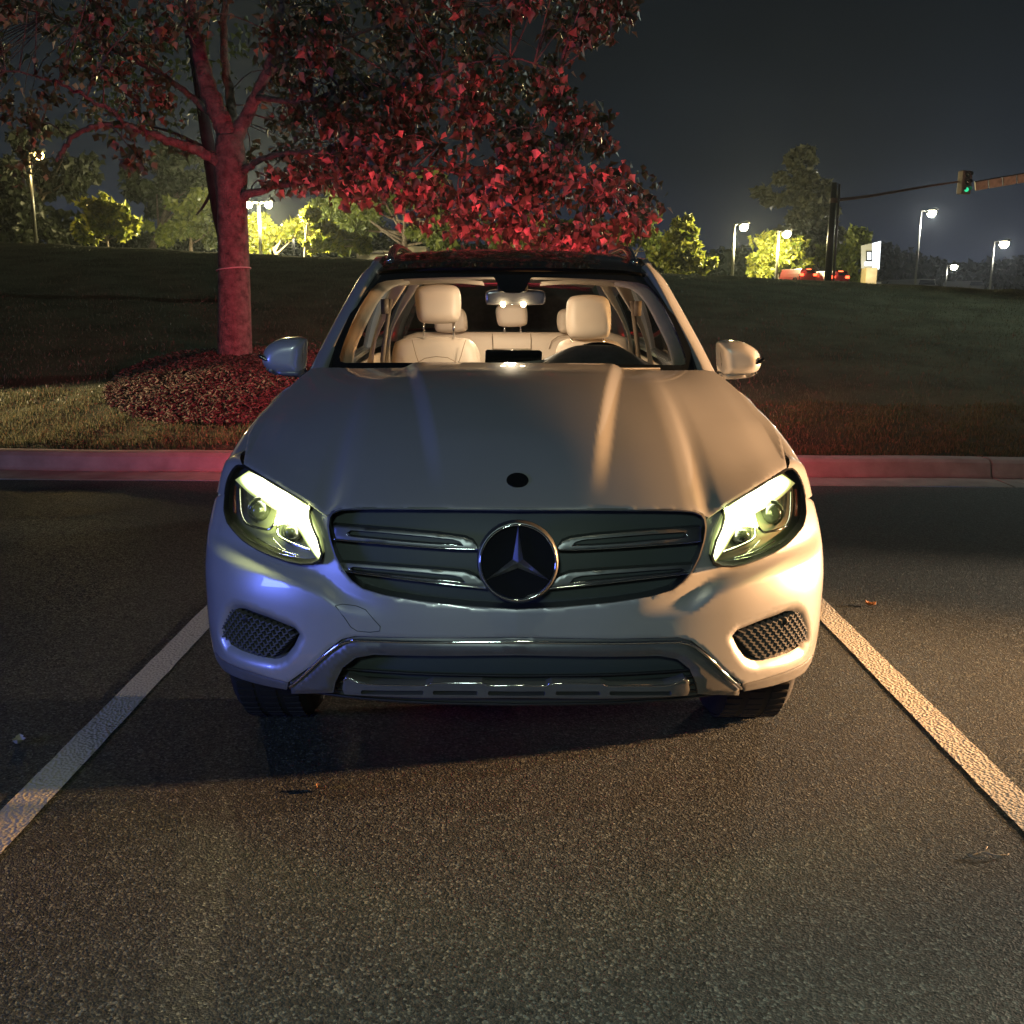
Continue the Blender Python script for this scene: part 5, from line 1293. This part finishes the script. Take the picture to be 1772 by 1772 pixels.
lamp('lamp burning inside the crown of the bright tree left of the signal pole', (1355, 405), (1364, 485), 47.5, 2000, (1, .86, .42), LW, (.4, 0), .5)
lamp('highest of the white lamps on the right, below the traffic light', (1606, 368), (1597, 490), 70, 4000, (1, .95, .78), LW, (.9, 0), .75)
lamp('white lamp nearest the right edge, on a tall post', (1731, 421), (1726, 497), 80, 4000, (1, .95, .78), LW, (.9, 0), .9)
lamp('lowest of the white lamps on the right, between two taller ones', (1646, 461), (1643, 498), 118, 3000, (1, .95, .78), LW, (.9, 0), 1.0)
lamp('tiny far lamp just above the slope at the right edge', (1747, 484), (1747, 498), 170, 500, (1, .95, .78), LW, (.6, 0), .7)
lamp('tiny far lamp right of the pylon sign, just above the slope', (1560, 487), (1560, 496), 170, 400, (1, .95, .78), LW, (.3, 0), .45)

# traffic signal: pole, long thin arm, signal head
Yt = 36
tb = at(1432, 492, Yt); tb.z -= .4
ts = empty('traffic_signal', tb, label='tall dark signal pole with a long thin arm and a green traffic light', cat='traffic light')
tt_ = at(1440.5, 316, Yt) - tb; kk = (tb - CAM).dot(fwd) / FPX
mb = MB(); mb.tube([(0, 0, 0), (0, 0, tt_.z)], [6.5 * kk, 4.8 * kk], 14); mb.build('pole', DPOLE, ts)
mb = MB(); mb.tube([(9.5 * kk, -.05, 0), (8 * kk, -.05, tt_.z - .05)], 2 * kk, 8); mb.build('edge_gleam', POLE, ts)  # slim pale tube added for the bright reflection along the pole's edge
A = [at(*p, Yt) - tb for p in ((1440, 347), (1500, 340), (1560, 330), (1620, 320), (1663, 314))]
mb = MB(); mb.tube(smooth_curve(A, 4), [.055 - .0018 * i for i in range(17)], 8); mb.box(A[0] + Vector((.05, 0, 0)), (.2, .2, .16)); mb.build('mast_arm', mat('rusty_arm', (.20, .13, .10), .6, .3), ts)
c = at(1669, 316, Yt) - tb; mb = MB(); mb.box(c, (20 * kk, .25, 38 * kk), rot=Matrix.Rotation(.35, 3, 'Z'))
sh = mb.build('signal_head', noisy(mat('signal_housing', (.14, .10, .08), .5), 10), ts, smooth=False); bevel(sh, .03)
for i in range(3):
    q = c + Vector((.03, -.17, (12 - 12 * i) * kk)); mb = MB(); mb.lathe([(.001, -.02), (3.4 * kk, 0), (3.8 * kk, .03)], 16, 'Y', q)
    mb.build('signal_lens', emit('signal_green', (.03, .8, .35), 1.0) if i == 2 else BLACK, sh)
    mb = MB(); V = []; 
    for yy in (-.18, .02):
        for a in np.linspace(R(-10), R(190), 12): V.append(q + Vector((5 * kk * math.cos(a), yy, 5 * kk * math.sin(a))))
    mb.add(V, [(j, j + 1, 13 + j, 12 + j) for j in range(11)]); mb.build('visor', DPOLE, sh)
# jointed beam from the right
bb = empty('overhead_beam', at(1900, 500, 34), label='thick pale jointed beam coming in from the right edge beside the traffic light', cat='beam')
A = at(1686, 323, 34) - bb.location; B = at(1910, 285, 33) - bb.location; d = (B - A); L = d.length; kk2 = 34.6 / FPX
rot = d.to_track_quat('X', 'Z').to_matrix(); mb = MB()
for i in range(9):
    mb.box(A.lerp(B, (i + .5) / 9), (L / 9 - .05, .2, 13 * kk2), rot=rot)
bm_ = mb.build('beam', noisy(mat('weathered_beam', (.30, .21, .16), .7), 6, .3), bb, smooth=False); bevel(bm_, .01)
mb = MB(); mb.box(A.lerp(B, .5) + Vector((0, 0, 7.5 * kk2)), (L, .08, .04), rot=rot); mb.build('top_rail', DPOLE, bb, smooth=False)
mb = MB(); mb.tube([(B.x, B.y, -1), (B.x, B.y, B.z + .3)], .16, 10); mb.build('post', DPOLE, bb)
light('beam_light', 'SPOT', at(1790, 430, 30), 260, (1, .62, .38), .2, at(1740, 312, 34), spot=50, blend=1)  # bare spot aimed at the beam, no fixture modelled

# pylon sign
Ys = 52; sb_ = at(1504, 492, Ys); sb_.z -= .3; ks_ = (sb_ - CAM).dot(fwd) / FPX
sg_ = empty('pylon_sign', sb_, label='pylon sign on a tan base, one face glowing white', cat='sign')
def sp(px, py, dy=0): return at(px, py, Ys + dy) - sb_
mb = MB(); mb.box(sp(1503.5, 479) , (19 * ks_, .8, 30 * ks_)); bevel(mb.build('base', noisy(mat('tan_masonry', (.42, .33, .20), .8), 3, .15, .4, 12, .02), sg_, smooth=False), .03)
P = [sp(1490, 425), sp(1509, 421), sp(1509, 467), sp(1490, 464)]; Q = [sp(1524, 417, 1.0), sp(1521, 466, 1.0)]
V = [P[0], P[1], P[2], P[3], Q[0], Q[1], P[0] + Vector((.5, 1.3, 0)), P[3] + Vector((.5, 1.3, 0))]
mb = MB(); mb.add(V, [(0, 3, 2, 1), (0, 1, 4, 6), (3, 7, 5, 2), (6, 4, 5, 7), (0, 6, 7, 3)]); mb.build('cabinet', mat('sign_grey', (.35, .36, .38), .4), sg_, smooth=False)
mb = MB(); o3 = Vector((.01, -.02, 0)); mb.add([P[1] + o3, P[2] + o3, Q[1] + o3, Q[0] + o3], [(0, 1, 2, 3)]); mb.build('lit_face', emit('sign_white', (.9, .96, 1), 2.2), sg_, smooth=False)
def rectp(x0, y0, x1, y1, d, mt_, nm, par):
    mb = MB(); mb.add([sp(x0, y0) + Vector((0, d, 0)), sp(x0, y1) + Vector((0, d, 0)), sp(x1, y1) + Vector((0, d, 0)), sp(x1, y0) + Vector((0, d, 0))], [(0, 1, 2, 3)]); return mb.build(nm, mt_, par, smooth=False)
SW = bpy.data.materials['sign_white']
rectp(1498, 434, 1508, 452, -.06, DPOLE, 'logo_border', sg_); rectp(1500, 436.5, 1506.5, 449.5, -.08, SW, 'logo_panel', sg_); rectp(1495.5, 453, 1508, 460, -.06, SW, 'name_strip', sg_)
light('sign_glow', 'POINT', at(1512, 470, Ys - 1.2), 45, (1, .95, .85), .3)
# low pale wall in front of the sign
b0 = at(1465, 490, 60); o = empty('low_wall', b0, label='low white wall at the foot of the pylon sign', cat='wall')
mb = MB(); A = at(1466, 488, 60) - b0; B = at(1524, 490.5, 60) - b0
mb.box((A + B) / 2 - Vector((0, 0, .2)), ((B - A).length, .2, .5)); mb.build('wall', mat('white_wall', (.6, .6, .58), .7), o, smooth=False)
mb = MB(); mb.box((A + B) / 2 + Vector((0, 0, .08)), ((B - A).length + .1, .3, .06)); mb.build('coping', POLE, o, smooth=False)
light('wall_light', 'POINT', at(1500, 484, 58), 25, (1, .95, .85), .2)  # bare point light in front of the low wall, no fixture modelled
# cars with red rear lamps seen over the crest
def far_car(label, px, py, Y, colr, wpx, red=True, seed=0):
    b = at(px, py, Y); k = (b - CAM).dot(fwd) / FPX; w_ = wpx * k; s = w_ / 1.8; b.z -= .95 * s
    t = empty('distant_car', b, .25, label=label, cat='car', group='cars seen over the crest')
    mb = MB(); prof_ = [(-.9, .25), (.9, .25), (.92, .7), (.86, .95), (.70, 1.42), (-.70, 1.42), (-.86, .95), (-.92, .7)]
    V = [Vector((x * s, y * s, z * s)) for y in (-.1, 3.6) for x, z in prof_]
    mb.add(V, [tuple(range(8)), tuple(range(15, 7, -1))] + [(i, 8 + i, 8 + (i + 1) % 8, (i + 1) % 8) for i in range(8)])
    bd = mb.build('body', mat('far_paint', colr, .3, coat=1), t, smooth=False); bevel(bd, .08 * s, 3)
    mb = MB(); mb.add([Vector((x * s, -.12 * s, z * s)) for x, z in ((-.72, 1.0), (.72, 1.0), (.6, 1.34), (-.6, 1.34))], [(0, 1, 2, 3)]); mb.build('rear_window', FRIT, bd)
    for sx_ in (-.68, .68):
        mb = MB(); mb.box((sx_ * s, -.13 * s, .88 * s), (.38 * s, .06, .22 * s)); o = mb.build('tail_light', emit('far_red', (1, .06, .02), 9) if red else POLE, t, smooth=False)
        bevel(o, .03)
    if red:
        mb = MB(); mb.box((0, -.13 * s, 1.36 * s), (.4 * s, .05, .06 * s)); mb.build('brake_light', emit('far_red2', (1, .1, .03), 9), t, smooth=False)
        light('far_car_glow', 'POINT', (0, -1.2 * s, 1.1 * s), 12, (1, .08, .05), .2, parent=t)
    for sx_ in (-.8, .8):
        mb = MB(); mb.lathe([(.32 * s, -.1), (.34 * s, 0), (.32 * s, .1), (0, .1)], 16, 'X', (sx_ * s, .6 * s, .33 * s)); mb.build('wheel', RUBBER, t)
    return t
far_car('red car with lit tail lamps, leftmost of the three by the signal pole', 1398, 474, 45, (.07, .01, .01), 34)
far_car('red car with lit tail lamps directly behind the signal pole', 1422, 477, 46, (.07, .01, .01), 26)
far_car('red car with lit tail lamps just right of the signal pole', 1453, 478, 44, (.07, .012, .012), 36)
far_car('pale car far off under the highest white lamp', 1602, 494, 110, (.2, .2, .19), 42, False)
far_car('small pale car far off, left of the lamp nearest the right edge', 1688, 495, 130, (.15, .15, .16), 34, False)
# tan building behind the left roof rail
b0 = at(670, 445, 62); kb = (b0 - CAM).dot(fwd) / FPX; bl = empty('low_building', b0, label='low tan building with a stepped flat roof behind the left roof rail', cat='building')
TAN = noisy(mat('tan_render', (.34, .30, .21), .85), 1.5, .1, .3, 20, .02)
mb = MB(); mb.box(((at(661, 440, 62) - b0).x, 1.0, (at(661, 437, 62) - b0).z - .8), (88 * kb, 2, 1.8)); mb.build('wall', TAN, bl, smooth=False)
mb = MB(); mb.box(((at(704, 440, 62) - b0).x, 2.5, (at(700, 425, 62) - b0).z - 1.2), (64 * kb, 3.5, 2.4)); mb.build('tower', TAN, bl, smooth=False)
mb = MB(); mb.box(((at(643, 440, 62) - b0).x, -.15, (at(643, 437, 62) - b0).z), (44 * kb, .3, .12)); mb.build('coping', mat('coping_dark', (.08, .07, .06), .8), bl, smooth=False)
light('building_light', 'POINT', at(668, 400, 56), 120, (1, .85, .55), .2)  # bare point light before the building, no fixture modelled
b0 = at(925, 425, 66); o = empty('roof_gable', b0, label='grey slanted gable roof glimpsed through leaves above the car roof', cat='building')
V = [at(905, 432, 66), at(960, 398, 66), at(975, 420, 70), at(935, 436, 70), at(905, 470, 66), at(960, 470, 66), at(975, 470, 70), at(935, 470, 70)]
mb = MB(); mb.add([v - b0 for v in V[:4]], [(0, 1, 2, 3)]); mb.build('roof', mat('roof_grey', (.25, .24, .22), .7), o, smooth=False)
mb = MB(); mb.add([v - b0 for v in V], [(0, 4, 5, 1), (1, 5, 6, 2), (2, 6, 7, 3), (3, 7, 4, 0)]); mb.build('wall', TAN, o, smooth=False)

# ================================================================== fallen leaves on the asphalt
LF = mat('fallen_leaf', (.20, .11, .06), .6)
for label, px, py, sz, c_ in (('curled brown leaf on the asphalt below the left fog grille', 556, 1368, .035, 0), ('pale leaf lying left of the left bay line', 33, 1288, .05, 1),
                          ('small orange leaf right of the right bay line', 1506, 1049, .05, 2), ('thin twig on the asphalt near the right edge', 1712, 1484, .10, 3)):
    p = ground_pt(px, py); rg = random.Random(px); mb = MB()
    if c_ == 3:
        mb.tube(smooth_curve([Vector((-.05, 0, .004)), Vector((-.01, .012, .008)), Vector((.02, .0, .006)), Vector((.055, .01, .004))], 4), .0022, 6); mb.tube([(-.01, .012, .008), (.01, .035, .012)], .0015, 5)
        o = mb.build('twig', BARKP); o.location = p
    else:
        V = []; Fc = []; n = 9
        for j in range(n):
            t = j / (n - 1); wv = .38 * math.sin(math.pi * t) ** .7 * (1 + .25 * math.sin(t * 20))
            for s in (-1, -.5, 0, .5, 1): V.append(Vector((s * wv * sz, (t - .5) * sz, .004 + sz * (.25 * abs(s) ** 2 + .2 * (t - .5) ** 2 * 4))))
        for j in range(n - 1):
            for i in range(4): Fc.append((j * 5 + i, j * 5 + i + 1, j * 5 + 6 + i, j * 5 + 5 + i))
        mb.add(V, Fc); o = mb.build('fallen_leaf', [LF, mat('pale_leaf', (.35, .32, .28), .6), mat('orange_leaf', (.45, .18, .06), .6)][c_]); o.location = p; o.rotation_euler = (0, 0, rg.uniform(0, 6))
    tag(o, label, 'twig' if c_ == 3 else 'leaf')

# ================================================================== thin haze, added for glow round the lamps
HAZE = .00032
if HAZE:
    mb = MB(); mb.box((0, 85, 19), (420, 250, 42)); o = mb.build('haze', None, smooth=False)
    hm = bpy.data.materials.new('haze'); hm.use_nodes = True; t = hm.node_tree; t.nodes.clear()
    pv = N(t, 'ShaderNodeVolumePrincipled'); pv.inputs['Color'].default_value = (.72, .82, 1.0, 1); pv.inputs['Density'].default_value = HAZE
    pv.inputs['Anisotropy'].default_value = .7
    t.links.new(pv.outputs[0], N(t, 'ShaderNodeOutputMaterial').inputs['Volume'])
    o.data.materials.clear(); o.data.materials.append(hm); tag(o, 'thin haze added for glow round the lamps', 'haze', kind='stuff')
